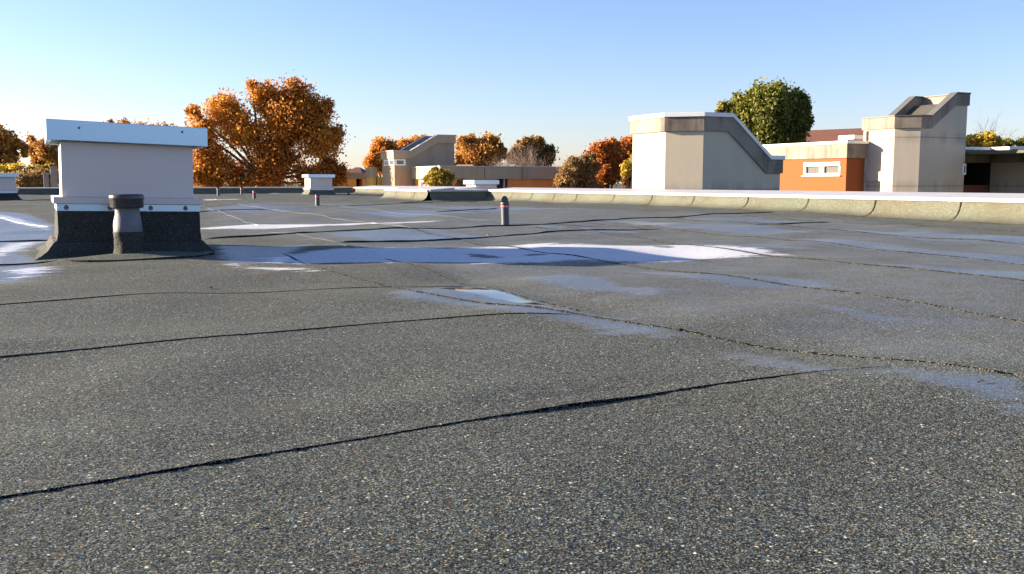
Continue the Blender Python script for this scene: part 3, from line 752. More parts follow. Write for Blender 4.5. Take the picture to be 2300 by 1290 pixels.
mb = MB(); mb.box((XW - 0.07, wy0 - 0.05, wz0 - 0.035), (XW + 0.1, wy1 + 0.05, wz0 - 0.003)); mb.build("sill", M['white'], WN, 0.004)
for ya, yb in ((wy0 + 0.06, ym - 0.11), (ym + 0.11, wy1 - 0.1)):
    mb = MB(); mb.box((XW + 0.07, ya, wz0 + 0.07), (XW + 0.078, yb, zs_)); pn = mb.build("pane", M['glass'], WN)
    mb = MB(); n = 40
    vs = [(XW + 0.062 - 0.006 * math.sin(i * 1.3), ya + (yb - ya) * i / n, z) for z in (wz0 + 0.09, zs_ - 0.004) for i in range(n + 1)]
    mb.add(vs, [(i, i + 1, n + 2 + i, n + 1 + i) for i in range(n)], 0, True); mb.build("curtain", plain("curtain_cloth", (0.12, 0.11, 0.10), 0.9, 0, 0.35, 22.0), pn)
mb = MB()
pA = at(1930, 309, 35.5); mb.box((pA[0] - 0.55, pA[1] - 0.3, pA[2] - 0.09), (pA[0] + 0.5, pA[1] + 0.5, pA[2] + 0.07)); mb.build("roof_hatch", M['white'], OW, 0.03)

# right tower with sloping skylight
XT = XR + 0.04
YTc = on_x(2005, 400, XT)[1]
d = ray(2063, 400); tt = d[0] / d[1]; c_ = (tt * YTc - XT) / (KC + tt); YT0 = YTc - c_
YTb = on_x(1936, 400, XT)[1]
Xs, Xe, X2 = xon(2085, YT0), xon(2138, YT0), xon(2165, YT0)
zl, zh = on_x(2005, 263, XT)[2], on_y(2140, 210, YT0)[2]
bt = zl - on_x(2005, 289, XT)[2]
T2 = thing("stair_tower", (XT, YT0, -2.75), "right concrete roof tower with a skylight slope rising to a dark topped peak", "tower", "concrete stair towers")
ring = [(XT, YTb), (XT, YTc), (XT + KC * c_, YT0), (Xs, YT0), (Xe, YT0), (X2, YT0), (X2, YTb), (Xe, YTb), (Xs, YTb)]
prof = [zl, zl, zl, zl, zh, zh, zh, zh, zl]
mb = MB(); walls(mb, ring, [z - bt * 0.5 for z in prof], skip=(0,))
ya, yb_ = on_x(1942, 380, XT)[1], on_x(1979, 380, XT)[1]         # recess in the left face
nz = [on_x(1962, y, XT)[2] for y in (430, 407, 386, 294)]
dp = 0.11
mb.box((XT, ya, -2.75), (XT + dp, YTb, zl - bt * 0.5)); mb.box((XT, YTc + 0.001, -2.75), (XT + dp, yb_, zl - bt * 0.5))
mb.box((XT, yb_, -2.75), (XT + dp, ya, nz[0] - 0.5)); mb.box((XT, yb_, nz[1]), (XT + dp, ya, nz[2])); mb.box((XT, yb_, nz[3]), (XT + dp, ya, zl - bt * 0.5))
mb.add([(XT + dp - 0.03, yb_, -2.0), (XT + dp - 0.03, ya, -2.0), (XT + dp - 0.03, ya, zl - bt * 0.5), (XT + dp - 0.03, yb_, zl - bt * 0.5)], [(0, 1, 2, 3)])
mb.build("wall", CON['b'], T2)
mb = MB(); band(mb, ring, prof, [z - bt for z in prof], 0.05, 0.24); mb.build("fascia", CON['fb'], T2, 0.006)
mb = MB(); band(mb, ring, [z + 0.05 for z in prof], [z + 0.003 for z in prof], 0.07, 0.30); mb.build("coping", plain("grey_coping", (0.088, 0.086, 0.084), 0.6), T2, 0.004)
mb = MB(); q = [z - 0.30 for z in prof]
mb.add([(x, y, z) for (x, y), z in zip(ring, q)], [(0, 1, 2, 3, 8), (8, 3, 4, 7), (7, 4, 5, 6)]); mb.build("skylight", plain("skylight_blind", (0.072, 0.065, 0.049), 0.5, 0, 0.12, 3.0), T2)
mb = MB(); p0 = on_y(2147, 368, YT0); p1 = on_y(2152, 393, YT0)
mb.box((X2 - 0.12, YT0 - 0.045, p1[2]), (X2 + 0.04, YT0 - 0.003, p0[2])); wn = mb.build("window_shutter", M['white'], T2, 0.004)
mb = MB(); mb.box((X2 - 0.07, YT0 - 0.05, p1[2] + 0.07), (X2 - 0.01, YT0 - 0.046, p0[2] - 0.06)); mb.build("pane", M['glass'], wn)

# right wing beyond the right tower
XV, = (31.4,)
YV = on_x(2221, 400, XV)[1]
zt_ = on_x(2221, 338, XV)[2]; zf_ = on_x(2221, 366, XV)[2]; zc_ = on_x(2221, 331.5, XV)[2]
RW = thing("grey_building", (XV, YV, -2.75), "grey wing right of the tower with a dark recessed porch and pale coping", "building")
XL = X2 + 0.09; YE = 15.0
ring = [(XL, YV), (XV, YV), (XV, YE), (XV + 6, YE), (XV + 6, YV + 6), (XL, YV + 6)]
mb = MB(); band(mb, ring, [zt_] * 6, [zf_] * 6, 0.0, 0.3); mb.build("fascia", CON['fb'], RW, 0.005)
mb = MB(); band(mb, ring, [zc_] * 6, [zt_ + 0.003] * 6, 0.05, 0.45); mb.build("coping", M['white'], RW, 0.004)
mb = MB(); XI = XV + 0.10
mb.box((XI, YE + 0.1, -2.75), (XI + 0.3, YV + 0.02, zf_ - 0.003)); mb.box((X2 - 0.3, YTb + 0.003, -2.75), (XL + 0.2, YV + 5.9, zf_ - 0.003)); mb.build("wall", CON['b'], RW)
mb = MB(); mb.box((XL, YV + 1.6, -2.75), (XI, YV + 1.8, zf_ - 0.003)); mb.box((XI, YV + 0.03, -2.75), (XI + 0.3, YV + 1.6, zf_ - 0.003)); mb.box((XL, YV + 0.05, zf_ - 0.02), (XI, YV + 1.6, zf_ - 0.006)); mb.build("porch", M['dark'], RW)
mb = MB(); zq = on_y(2200, 416, YV + 0.1)[2]; mb.box((XL, YV + 0.06, -2.75), (XI - 0.003, YV + 0.2, zq)); mb.build("porch_parapet", plain("red_brown_render", (0.20, 0.07, 0.045), 0.85), RW)
mb = MB(); mb.box((XL + 0.1, YE + 0.1, zt_ - 0.2), (XV + 5.9, YV + 5.9, zt_ - 0.1)); mb.build("roof", M['felt'], RW)

# middle building: low wing with its own roof tower
p = at(990, 400, 44.0); XM, YM = p[0], p[1]
YMt = on_x(926, 400, XM)[1]
XMr = xon(1258, YM)
zt_ = on_x(990, 375, XM)[2]; zf_ = on_x(990, 402, XM)[2]
MW = thing("brown_building", (XM, YM, -2.75), "low ochre brown wing with a deep concrete fascia below the distant trees", "building")
ring = [(XM, YMt - 0.02), (XM, YM), (XMr, YM), (XMr, YMt - 0.02)]
mb = MB(); band(mb, ring, [zt_] * 4, [zf_] * 4, 0.04, 0.25)
for px in (1088, 1172):
    x = xon(px, YM); mb.box((x - 0.012, YM - 0.046, zf_ + 0.01), (x + 0.012, YM - 0.036, zt_ - 0.01), 1)
mb.build("fascia", [CON['fc'], M['dark']], MW, 0.0)
mb = MB(); band(mb, ring, [zt_ + 0.05] * 4, [zt_ + 0.003] * 4, 0.07, 0.35); mb.build("coping", M['coping'], MW, 0.004)
mb = MB(); dx0, dx1 = xon(1118, YM), xon(1142, YM)
mb.box((XM + 0.05, YM + 0.05, -2.75), (dx0, YM + 0.3, zf_ + 0.1)); mb.box((dx1, YM + 0.05, -2.75), (XMr - 0.05, YM + 0.3, zf_ + 0.1))
mb.box((XM + 0.05, YM + 0.3, -2.75), (XM + 0.3, YMt - 0.3, zf_ + 0.1)); mb.build("wall", M['ochre'], MW)
mb = MB(); mb.box((dx0, YM + 0.22, -2.75), (dx1, YM + 0.29, zf_)); dr = mb.build("door", M['dark'], MW)
mb = MB(); mb.box((dx1 - 0.20, YM + 0.10, -2.75), (dx1 - 0.13, YM + 0.219, zf_)); mb.build("door_frame", M['coping'], dr)
mb = MB(); mb.box((XM + 0.2, YM + 0.2, zt_ - 0.15), (XMr - 0.1, YMt + 2, zt_ - 0.08)); mb.build("roof", M['felt'], MW)
for pa, pb in ((943, 952), (961, 973)):
    y1, y0 = on_x(pa, 410, XM)[1], on_x(pb, 410, XM)[1]
    mb = MB(); mb.box((XM + 0.02, y0, -2.0), (XM + 0.049, y1, zf_ - 0.06)); wn = mb.build("window", M['white'], MW, 0.003)
    mb = MB(); mb.box((XM + 0.012, y0 + 0.06, -1.9), (XM + 0.0195, y1 - 0.06, zf_ - 0.14)); mb.build("pane", M['glass'], wn)
# its tower
XK = xon(886, YMt); Xs, Xe, X2 = xon(922, YMt), xon(982, YMt), xon(1021, YMt)
YKb = on_x(859, 400, XK)[1]
zl, zh = on_y(905, 340, YMt)[2], on_y(1000, 305, YMt)[2]
bt = zl - on_y(905, 357, YMt)[2]
T3 = thing("stair_tower", (XK, YMt, -2.75), "small distant concrete roof tower with blue skylight slope and corner window", "tower", "concrete stair towers")
ring = [(XK, YKb), (XK, YMt), (Xs, YMt), (Xe, YMt), (X2, YMt), (X2, YKb), (Xe, YKb), (Xs, YKb)]
prof = [zl, zl, zl, zh, zh, zh, zh, zl]
mb = MB(); walls(mb, ring, [z - bt * 0.5 for z in prof]); mb.build("wall", CON['c'], T3)
mb = MB(); band(mb, ring, prof, [z - bt for z in prof], 0.06, 0.24); mb.build("fascia", CON['fc'], T3, 0.006)
mb = MB(); band(mb, ring, [z + 0.045 for z in prof], [z + 0.003 for z in prof], 0.09, 0.32); mb.build("coping", M['coping'], T3, 0.004)
mb = MB(); q = [z - 0.16 for z in prof]
mb.add([(x, y, z) for (x, y), z in zip(ring, q)], [(0, 1, 2, 7), (7, 2, 3, 6), (6, 3, 4, 5)]); mb.build("skylight", M['sky_glass'], T3)
z1, z0 = on_y(900, 358, YMt)[2], on_y(900, 372, YMt)[2]
x1 = xon(911, YMt); y1 = on_x(864, 400, XK)[1]
mb = MB()
mb.box((XK - 0.03, YMt - 0.03, z0), (x1, YMt - 0.002, z0 + 0.06)); mb.box((XK - 0.03, YMt - 0.03, z1 - 0.06), (x1, YMt - 0.002, z1))
mb.box((XK - 0.03, YMt - 0.03, z0 + 0.06), (XK + 0.12, YMt - 0.002, z1 - 0.06)); mb.box((x1 - 0.1, YMt - 0.03, z0 + 0.06), (x1, YMt - 0.002, z1 - 0.06))
mb.box((XK - 0.03, YMt, z0), (XK - 0.002, y1, z0 + 0.06)); mb.box((XK - 0.03, YMt, z1 - 0.06), (XK - 0.002, y1, z1)); mb.box((XK - 0.03, y1 - 0.1, z0 + 0.06), (XK - 0.002, y1, z1 - 0.06)); mb.box((XK - 0.03, YMt + 0.6, z0 + 0.06), (XK - 0.002, YMt + 0.72, z1 - 0.06))
wn = mb.build("corner_window", M['white'], T3, 0.003)
mb = MB(); mb.box((XK + 0.12, YMt - 0.012, z0 + 0.06), (x1 - 0.1, YMt - 0.001, z1 - 0.06)); mb.box((XK - 0.012, YMt + 0.001, z0 + 0.06), (XK - 0.001, y1 - 0.1, z1 - 0.06)); mb.build("pane", M['glass'], wn)
# low link left of that tower
YL = YKb + 0.6; xl0, xl1 = xon(838, YL), XK - 0.08; YLb = on_x(823, 400, xl0)[1]
zt_, zf_ = on_y(840, 379, YL)[2], on_y(840, 398, YL)[2]
LK = thing("yellow_building", (xl0, YL, -2.75), "short yellow rendered end block left of the distant tower", "building")
mb = MB(); mb.box((xl0 - 0.05, YL - 0.05, zf_), (xl1, YLb + 0.05, zt_)); mb.build("fascia", CON['fc'], LK, 0.01)
mb = MB(); mb.box((xl0 - 0.08, YL - 0.08, zt_ + 0.003), (xl1, YLb + 0.08, zt_ + 0.05)); mb.build("coping", M['coping'], LK, 0.004)
mb = MB(); mb.box((xl0, YL, -2.75), (xl0 + 0.15, YLb, zf_ - 0.003)); mb.box((xl0 + 0.5, YL, -2.75), (xl1, YL + 0.2, zf_ - 0.003)); mb.build("wall", plain("yellow_render", (0.686, 0.395, 0.094), 0.85), LK)
mb = MB(); mb.box((xl0 + 0.151, YL + 0.3, -2.75), (xl0 + 0.499, YL + 0.4, zf_ - 0.003)); mb.build("doorway", M['dark'], LK)
# orange house far behind the big tree
pF = at(822, 400, 62); YF = pF[1]; xf0, xf1 = xon(742, YF), xon(822, YF)
zt_, zf_ = on_y(790, 388, YF)[2], on_y(790, 402, YF)[2]
FH = thing("orange_building", (xf0, YF, -2.75), "far bright orange block half hidden by the big orange tree", "building")
mb = MB(); mb.box((xf0, YF - 0.06, zf_), (xf1, YF + 4, zt_)); mb.build("fascia", plain("tan_render", (0.368, 0.232, 0.120), 0.85), FH, 0.02)
xd0, xd1 = xon(800, YF), xon(814, YF)
mb = MB(); mb.box((xf0 + 0.03, YF, -2.75), (xd0, YF + 3.9, zf_ - 0.003)); mb.box((xd1, YF, -2.75), (xf1 - 0.03, YF + 3.9, zf_ - 0.003)); mb.build("wall", plain("bright_orange_render", (0.840, 0.312, 0.054), 0.85), FH)
mb = MB(); mb.box((xd0, YF + 0.7, -2.75), (xd1, YF + 0.8, zf_ - 0.003)); mb.build("doorway", M['dark'], FH)

def gable_house(name, label, cat, pl, pr, py_ridge, py_eave, Z, mat, deep=6.0, left_hip=0.0, yaw_to=None):
    a = at(pl, py_eave, Z); b = at(pr, py_eave, Z if yaw_to is None else yaw_to)
    zr = at((pl + pr) / 2, py_ridge, (Z + (yaw_to or Z)) / 2)[2]; ze = a[2]
    u = (b - a)[:2]; L = np.hypot(*u); u /= L; n = np.array([-u[1], u[0]])
    if n[1] < 0: n = -n
    T = thing(name, (a[0], a[1], -2.75), label, cat)
    A, B = a[:2], b[:2]; h_ = deep / 2
    ri0, ri1 = A + n * h_ + u * left_hip, B + n * h_ - u * left_hip
    mb = MB()
    def q(p, z): return (p[0], p[1], z)
    e = 0.3
    mb.add([q(A - n * e, ze), q(B - n * e, ze), q(ri1, zr), q(ri0, zr), q(A + n * (deep + e), ze), q(B + n * (deep + e), ze)], [(0, 1, 2, 3), (5, 4, 3, 2), (0, 3, 4), (1, 5, 2), (0, 4, 5, 1)])
    mb.build("roof", mat, T)
    mb = MB(); mb.prism([tuple(A), tuple(B), tuple(B + n * deep), tuple(A + n * deep)], -2.75, ze - 0.003); mb.build("wall", M['stone'], T)
gable_house("tiled_house", "house with a long brown tiled roof between green tree and right tower", "house", 1700, 2010, 284, 325, 60, M["rooftile"], 7.0, yaw_to=54)
gable_house("brown_house", "tiny brown roofed house just left of the distant yellow block", "house", 770, 815, 375, 390, 75, M['rooftile'], 5.0, 0.6)
gable_house("gabled_house", "brown gabled house behind the olive bushes beside the concrete fascia", "house", 1254, 1335, 361, 392, 56, M['rooftile'], 6.0, 1.2)
gable_house("far_house", "low orange tiled roof peeping over the brown wing", "house", 1008, 1072, 368, 381, 58, plain("orange_tile", (0.42, 0.18, 0.08), 0.85, 0, 0.3, 6.0), 5.0, 0.4)

# ------------------------------------------------------------------ trees
def leaf_mesh(name, C, size, tint, mat, parent, seed, droop=0.0):
    r = np.random.RandomState(seed); n = len(C)
    a = r.normal(size=(n, 3)); a /= np.linalg.norm(a, axis=1)[:, None]
    b = r.normal(size=(n, 3)); b -= a * (a * b).sum(1)[:, None]; b /= np.linalg.norm(b, axis=1)[:, None]
    s = size * r.uniform(0.6, 1.35, n)[:, None]
    c3 = np.cross(a, b) * s * 0.25
    V = np.stack([C - a * s, C + b * s * 0.62 + c3, C + a * s * 1.1, C - b * s * 0.62 + c3], 1).reshape(-1, 3)
    o = WLOC[parent.name]; V = V - np.array(o)
    me = bpy.data.meshes.new(name)
    me.vertices.add(4 * n); me.vertices.foreach_set("co", V.ravel())
    me.loops.add(4 * n); me.loops.foreach_set("vertex_index", np.arange(4 * n))
    me.polygons.add(n); me.polygons.foreach_set("loop_start", np.arange(0, 4 * n, 4))
    me.update(calc_edges=True)
    t_ = me.attributes.new("tint", 'FLOAT', 'POINT'); t_.data.foreach_set("value", np.repeat(np.clip(tint, 0, 1), 4).astype(np.float32))
    me.materials.append(mat)
    ob = bpy.data.objects.new(name, me); COL.objects.link(ob); ob.parent = parent; WLOC[ob.name] = o
    return ob
def tree(name, label, Z, base_px, blobs, leaves, size, mat, group=None, cat="tree", spread=0.28, clumps=26, bark='bark', trunk_r=0.2, depth=0.8, seed=1, zbase=-2.8, tint_bias=None, limbs=True, shell=0.45, tall=0.8):
    """blobs: (px, py, rx, ry) outlines of the crown's masses; each becomes a rounded mass of leaf clumps at its own depth"""
    r = np.random.RandomState(seed); leaves = int(leaves * 1.75); size *= 0.72
    b0 = at(base_px, 405, Z); base = np.array([b0[0], b0[1], zbase])
    T = thing(name, tuple(base), label, cat, group)
    mpp = Z / FPX
    fw = np.array([-math.sin(YAW), math.cos(YAW), 0]); rt = np.array([math.cos(YAW), math.sin(YAW), 0]); up = np.array([0, 0, 1.0])
    tb = MB(); pts, tints = [], []
    area = sum(q[2] * q[3] for q in blobs)
    top = max((at(q[0], q[1], Z)[2] for q in blobs)); 
    fork = base + up * (0.42 * (top - zbase)) 
    if limbs: tb.tube([base, base + up * 0.2 * (top - zbase) + r.normal(size=3) * 0.05, fork], [trunk_r, trunk_r * 0.8, trunk_r * 0.65], 8)
    for q in blobs:
        c = at(q[0], q[1], Z) + fw * r.uniform(-0.5, 0.5) * depth * q[2] * mpp * 1.6
        rx, rz = q[2] * mpp, q[3] * mpp; ry = rx * depth
        if limbs:
            mid = (fork + c) / 2 + r.normal(size=3) * 0.12 * rx + up * 0.1
            tb.tube([fork, mid, c], [trunk_r * 0.5, trunk_r * 0.32, trunk_r * 0.16], 6)
        k = max(5, int(clumps * math.sqrt(q[2] * q[3] / area * len(blobs))))
        nl = int(leaves * q[2] * q[3] / area / k)
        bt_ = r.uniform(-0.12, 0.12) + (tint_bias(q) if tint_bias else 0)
        for _ in range(k):
            u = r.normal(size=3); u /= np.linalg.norm(u); u *= r.uniform(shell, 1.0) ** 0.6
            tip = c + rt * u[0] * rx * 0.86 + fw * u[1] * ry * 0.86 + up * u[2] * rz * 0.86
            if limbs and r.rand() < 0.8:
                m_ = (c + tip) / 2 + r.normal(size=3) * 0.08 * rx
                tb.tube([c, m_, tip], [trunk_r * 0.14, trunk_r * 0.09, trunk_r * 0.03], 4)
            sp = spread * rx * r.uniform(0.5, 1.25)
            n_ = max(4, int(nl * r.uniform(0.5, 1.5)))
            L = tip + r.normal(size=(n_, 3)) * np.array([sp, sp, sp * tall])
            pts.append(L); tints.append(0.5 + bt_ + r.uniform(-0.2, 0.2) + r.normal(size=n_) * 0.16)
    if limbs: tb.build("trunk", M[bark], T)
    leaf_mesh("crown", np.concatenate(pts), size, np.concatenate(tints), mat, T, seed + 99)
    return T
def bare_tree(name, label, Z, base_px, top_px, spread_px, group=None, bark='bark_pale', seed=1, levels=5, zlow=405, rad=0.09):
    r = random.Random(seed)
    b0 = at(base_px, 405, Z); base = Vector((b0[0], b0[1], -2.8))
    T = thing(name, tuple(base), label, "tree", group)
    H = at(base_px, top_px, Z)[2] + 2.8; sp = spread_px * Z / FPX
    tr, cr = MB(), MB()
    fork = base + Vector((0, 0, H * 0.4))
    tr.tube([base, base + Vector((0.03, 0, H * 0.2)), fork], [rad * 1.5, rad * 1.2, rad], 7); tr.build("trunk", M[bark], T)
    def grow(p, d, L, rr, lv):
        q = p; pts = [p]; 
        for k in range(3):
            d = (d + Vector((r.gauss(0, .16), r.gauss(0, .16), r.gauss(0.04, .12)))).normalized(); q = q + d * L / 3; pts.append(q)
        cr.tube(pts, [rr, rr * .85, rr * .7, rr * .55], 4 if lv > 2 else 3)
        if lv > 0:
            for k in range(3 if lv > 1 else 4):
                s_ = pts[1 + k % 3]; dd = (d + Vector((r.gauss(0, .55), r.gauss(0, .55), r.gauss(0.15, .4)))).normalized()
                grow(s_, dd, L * r.uniform(.55, .8), rr * .52, lv - 1)
    for k in range(6):
        a = 2 * math.pi * k / 6 + r.uniform(-.4, .4); tl = r.uniform(.25, .9)
        d = Vector((math.cos(a) * tl * sp / (H * .3), math.sin(a) * tl * sp / (H * .3), 1)).normalized()
        grow(fork, d, H * .27, rad * .6, levels)
    cr.build("crown", M[bark], T)
    return T
L_or = leafy("orange_leaves", [(0.20, 0.070, 0.018), (0.46, 0.170, 0.028), (0.62, 0.275, 0.042), (0.72, 0.42, 0.065)], 0.45)
L_br = leafy("brown_orange_leaves", [(0.15, 0.075, 0.024), (0.34, 0.15, 0.032), (0.52, 0.25, 0.05), (0.60, 0.34, 0.07)])
L_gr = leafy("green_leaves", [(0.05, 0.068, 0.014), (0.13, 0.145, 0.026), (0.26, 0.25, 0.05), (0.42, 0.34, 0.075)], 0.4)
L_ye = leafy("yellow_leaves", [(0.18, 0.14, 0.025), (0.40, 0.29, 0.035), (0.55, 0.39, 0.045), (0.62, 0.46, 0.07)])
L_ol = leafy("olive_leaves", [(0.14, 0.10, 0.04), (0.27, 0.18, 0.07), (0.38, 0.22, 0.08), (0.46, 0.31, 0.12)])
L_dk = leafy("dull_green_leaves", [(0.06, 0.05, 0.02), (0.13, 0.09, 0.03), (0.26, 0.15, 0.04), (0.46, 0.23, 0.05)])
L_rd = leafy("rust_leaves", [(0.17, 0.055, 0.018), (0.36, 0.11, 0.022), (0.52, 0.17, 0.03), (0.58, 0.27, 0.05)])

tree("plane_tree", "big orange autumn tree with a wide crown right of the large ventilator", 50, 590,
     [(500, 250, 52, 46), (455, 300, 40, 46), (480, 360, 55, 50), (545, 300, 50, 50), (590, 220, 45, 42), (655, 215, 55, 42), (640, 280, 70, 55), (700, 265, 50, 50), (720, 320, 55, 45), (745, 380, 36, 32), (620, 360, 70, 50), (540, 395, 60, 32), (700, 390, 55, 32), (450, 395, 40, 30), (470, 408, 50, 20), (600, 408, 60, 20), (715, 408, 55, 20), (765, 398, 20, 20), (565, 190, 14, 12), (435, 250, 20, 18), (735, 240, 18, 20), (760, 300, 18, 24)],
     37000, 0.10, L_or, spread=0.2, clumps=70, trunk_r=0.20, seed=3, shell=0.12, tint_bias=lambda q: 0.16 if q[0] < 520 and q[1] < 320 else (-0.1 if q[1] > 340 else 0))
G1 = "autumn trees in the distance"
tree("autumn_tree", "brown orange tree cut by the left edge above the yellow bushes", 72, 10, [(10, 310, 40, 32), (40, 335, 24, 26), (-20, 340, 40, 40), (10, 365, 45, 25)], 7000, 0.15, L_br, G1, spread=0.18, clumps=34, seed=11, trunk_r=0.25)
tree("autumn_tree", "orange brown tree behind the left edge of the large ventilator", 75, 112, [(110, 335, 26, 20), (95, 358, 22, 22), (125, 362, 20, 22), (75, 330, 14, 26)], 4500, 0.15, L_br, G1, spread=0.27, clumps=18, seed=12, trunk_r=0.22)
tree("autumn_tree", "ochre tree tops just showing above the large ventilator cap", 85, 290, [(250, 285, 16, 14), (275, 284, 20, 14), (310, 290, 18, 12), (365, 293, 22, 13), (330, 320, 60, 30)], 5000, 0.15, L_br, G1, spread=0.27, clumps=20, seed=13, trunk_r=0.25)
tree("autumn_tree", "orange tree left of the small distant tower", 66, 868, [(860, 335, 28, 26), (845, 362, 26, 24), (885, 345, 24, 26), (872, 375, 34, 22), (830, 365, 14, 14)], 7000, 0.12, L_or, G1, spread=0.18, clumps=36, seed=14, trunk_r=0.2, tint_bias=lambda q: 0.08)
tree("autumn_tree", "orange tree top behind the skylight slope of the small tower", 70, 925, [(915, 325, 20, 14), (945, 316, 20, 10), (930, 340, 30, 18), (955, 330, 20, 20)], 4500, 0.12, L_or, G1, spread=0.27, clumps=20, seed=15, trunk_r=0.2)
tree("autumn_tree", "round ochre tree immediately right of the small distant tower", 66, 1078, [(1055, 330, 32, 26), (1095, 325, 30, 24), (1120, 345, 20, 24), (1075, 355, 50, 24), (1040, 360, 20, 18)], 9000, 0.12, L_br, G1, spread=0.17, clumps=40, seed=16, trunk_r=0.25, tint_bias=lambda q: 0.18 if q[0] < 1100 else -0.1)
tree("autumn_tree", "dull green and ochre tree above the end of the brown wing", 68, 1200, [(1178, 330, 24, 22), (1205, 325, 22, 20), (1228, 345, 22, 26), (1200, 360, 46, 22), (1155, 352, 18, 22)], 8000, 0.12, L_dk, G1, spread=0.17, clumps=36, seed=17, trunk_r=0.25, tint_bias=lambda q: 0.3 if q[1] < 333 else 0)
bare_tree("bare_tree", "leafless pinkish tree between the two ochre trees over the brown wing", 58, 1150, 325, 60, "bare trees", seed=5)
bare_tree("bare_tree", "leafless tree with thin pale twigs before the dull green tree", 58, 1205, 335, 50, "bare trees", seed=8, levels=5)
bare_tree("bare_tree", "thin bare twigs rising beside the brown gabled house", 70, 1268, 343, 26, "bare trees", seed=9, levels=3, rad=0.05)
tree("olive_shrub", "tall olive brown bush at the end of the brown wing", 43, 1300, [(1283, 388, 24, 26), (1308, 366, 24, 16), (1268, 408, 18, 18), (1318, 398, 26, 30), (1290, 362, 14, 10), (1335, 375, 16, 14), (1328, 352, 10, 8)], 8000, 0.075, L_ol, None, "bush", spread=0.26, clumps=26, seed=21, trunk_r=0.09)
tree("autumn_tree", "rust orange tree in the middle between olive bush and pale tower", 46, 1365, [(1355, 345, 32, 28), (1330, 352, 22, 20), (1335, 375, 24, 28), (1318, 365, 12, 12), (1385, 355, 24, 30), (1365, 390, 36, 30), (1340, 405, 26, 22), (1372, 325, 22, 14)], 11000, 0.085, L_rd, G1, spread=0.17, clumps=40, seed=22, trunk_r=0.13)
tree("autumn_tree", "rust orange tree partly hidden by the pale tower", 48, 1420, [(1412, 330, 24, 26), (1430, 350, 30, 40), (1408, 375, 22, 30), (1430, 400, 36, 24)], 7000, 0.085, L_rd, G1, spread=0.18, clumps=36, seed=23, trunk_r=0.13)
tree("yellow_shrub", "small bright yellow bush touching the pale tower edge", 40, 1414, [(1412, 378, 13, 16), (1420, 365, 10, 10), (1406, 390, 9, 8)], 1800, 0.07, L_ye, None, "bush", spread=0.3, clumps=14, seed=24, trunk_r=0.04)
tree("oak_tree", "dense green tree with hints of yellow behind the pale tower", 50, 1735, [(1720, 245, 60, 46), (1665, 265, 52, 40), (1770, 255, 50, 48), (1715, 300, 75, 48), (1780, 300, 42, 44), (1640, 245, 22, 20), (1740, 212, 34, 22), (1795, 235, 24, 30), (1690, 222, 26, 20), (1808, 275, 18, 24), (1650, 290, 40, 30), (1660, 224, 14, 18), (1700, 208, 13, 18), (1745, 202, 13, 20), (1785, 214, 11, 18), (1814, 245, 10, 16), (1622, 240, 13, 11), (1612, 254, 10, 8)], 22000, 0.11, L_gr, None, "tree", spread=0.13, clumps=80, seed=31, trunk_r=0.3, tall=1.7, tint_bias=lambda q: 0.15 if q[0] < 1700 else -0.05)  # left masses tinted lighter: the sun side is put into the leaf colour
bare_tree("bare_tree", "bare tree with a few reddish twigs right of the peaked tower", 55, 2195, 262, 60, "bare trees", bark='bark', seed=12, levels=4, rad=0.06)
tree("yellow_tree", "bright yellow tree behind the grey wing beside the peaked tower", 47, 2205, [(2185, 320, 24, 20), (2215, 316, 28, 18), (2245, 325, 16, 16), (2200, 340, 44, 20)], 6000, 0.09, L_ye, None, "tree", spread=0.17, clumps=36, seed=32, trunk_r=0.12)
tree("green_tree", "small green tree top at the photo's right edge above the coping", 52, 2280, [(2268, 325, 14, 12), (2288, 328, 16, 10), (2280, 342, 24, 14), (2310, 325, 20, 18)], 3500, 0.09, L_gr, None, "tree", spread=0.26, clumps=20, seed=33, trunk_r=0.12)
G2 = "yellow bushes at the left"
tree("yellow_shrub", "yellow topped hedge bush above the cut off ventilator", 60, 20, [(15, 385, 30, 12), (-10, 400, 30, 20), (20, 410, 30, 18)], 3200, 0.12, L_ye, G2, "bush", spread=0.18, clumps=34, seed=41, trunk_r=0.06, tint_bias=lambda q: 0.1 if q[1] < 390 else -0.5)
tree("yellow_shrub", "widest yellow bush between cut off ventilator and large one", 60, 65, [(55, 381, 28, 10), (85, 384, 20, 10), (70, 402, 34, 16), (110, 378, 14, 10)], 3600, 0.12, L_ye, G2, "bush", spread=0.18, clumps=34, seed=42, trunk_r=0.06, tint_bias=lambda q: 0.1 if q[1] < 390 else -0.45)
tree("olive_shrub", "dull brown hedge low behind the far parapet at the left", 58, 80, [(60, 405, 30, 18), (100, 402, 26, 22), (20, 410, 30, 14), (120, 398, 14, 20)], 5000, 0.10, L_ol, None, "bush", spread=0.27, clumps=24, seed=43, trunk_r=0.05)
tree("green_shrub", "yellow green leafy shrub growing in front of the brown wing corner", 40, 985, [(985, 395, 22, 16), (968, 405, 14, 12), (1005, 398, 12, 12), (990, 412, 24, 12), (978, 384, 10, 8)], 2600, 0.075, leafy("shrub_leaves", [(0.06, 0.06, 0.012), (0.17, 0.14, 0.02), (0.38, 0.27, 0.04), (0.5, 0.36, 0.06)]), None, "bush", spread=0.3, clumps=22, seed=44, trunk_r=0.04)
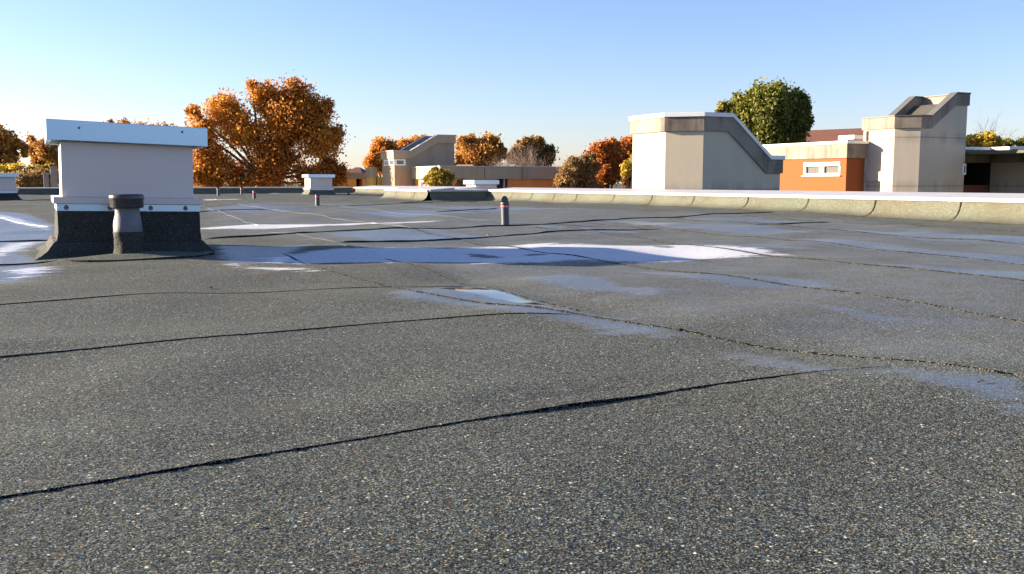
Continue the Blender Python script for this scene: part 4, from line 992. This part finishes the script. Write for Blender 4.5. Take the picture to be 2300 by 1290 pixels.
tree("green_shrub", "little yellowish shrub left of the pale ventilator beyond the parapet", 40, 1038, [(1038, 408, 7, 8), (1034, 416, 9, 8)], 500, 0.07, L_ol, None, "bush", spread=0.3, clumps=10, seed=45, trunk_r=0.03, tint_bias=lambda q: 0.2)
for lb, pl, pr, pt in (("broad pinkish masonry pier next to the large ventilator's left edge", 112, 128, 374), ("narrower pinkish pier half hidden in the left hedge", 97, 109, 389)):
    a, b = at(pl, pt, 52), at(pr, pt, 52)
    T = thing("garden_pier", (a[0], a[1], -2.8), lb, "pier", "masonry piers at the left")
    mb = MB(); mb.box((a[0], a[1], -2.8), (b[0], a[1] + 0.3, a[2] - 0.1)); mb.build("shaft", M['stone'], T, 0.02)
    mb = MB(); mb.box((a[0] - 0.03, a[1] - 0.03, a[2] - 0.097), (b[0] + 0.03, a[1] + 0.33, a[2])); mb.build("coping_stone", M['stone'], T, 0.02)

# ------------------------------------------------------------------ small litter on the felt
def leaf_litter(px, py, s, col, label, seed):
    r = random.Random(seed); p = gp(px, py); z = float(roof_h(p[0], p[1]))
    mb = MB(); n = 10; vs = [(0, 0, s * 0.35)]
    for i in range(n):
        a = 2 * math.pi * i / n; rr = s * (0.7 + 0.45 * r.random()) * (1.3 if i % 2 else 0.8)
        vs.append((rr * math.cos(a), rr * math.sin(a) * 0.7, s * 0.5 * r.random() + 0.001))
    mb.add([(p[0] + x, p[1] + y, z + q + 0.001) for x, y, q in vs], [(0, 1 + i, 1 + (i + 1) % n) for i in range(n)])
    tag(mb.build("fallen_leaf", plain("leaf_" + str(seed), col, 0.7, 0, 0.2, 40)), label, "leaf", "litter blown onto the felt")
leaf_litter(1097, 530, 0.03, (0.6, 0.27, 0.06), "curled orange leaf on the felt left of the tallest post", 1)
leaf_litter(468, 641, 0.02, (0.30, 0.05, 0.06), "small dark red leaf on the felt below the large ventilator", 2)
leaf_litter(575, 1189, 0.006, (0.20, 0.17, 0.06), "tiny tan crumb on the nearest felt sheet", 3)
leaf_litter(1525, 738, 0.016, (0.05, 0.045, 0.04), "small dark leaf scrap in the damp hollow by the long seam", 4)
leaf_litter(2205, 870, 0.012, (0.06, 0.05, 0.04), "dark leaf scrap on the damp streak near the right photo edge", 5)
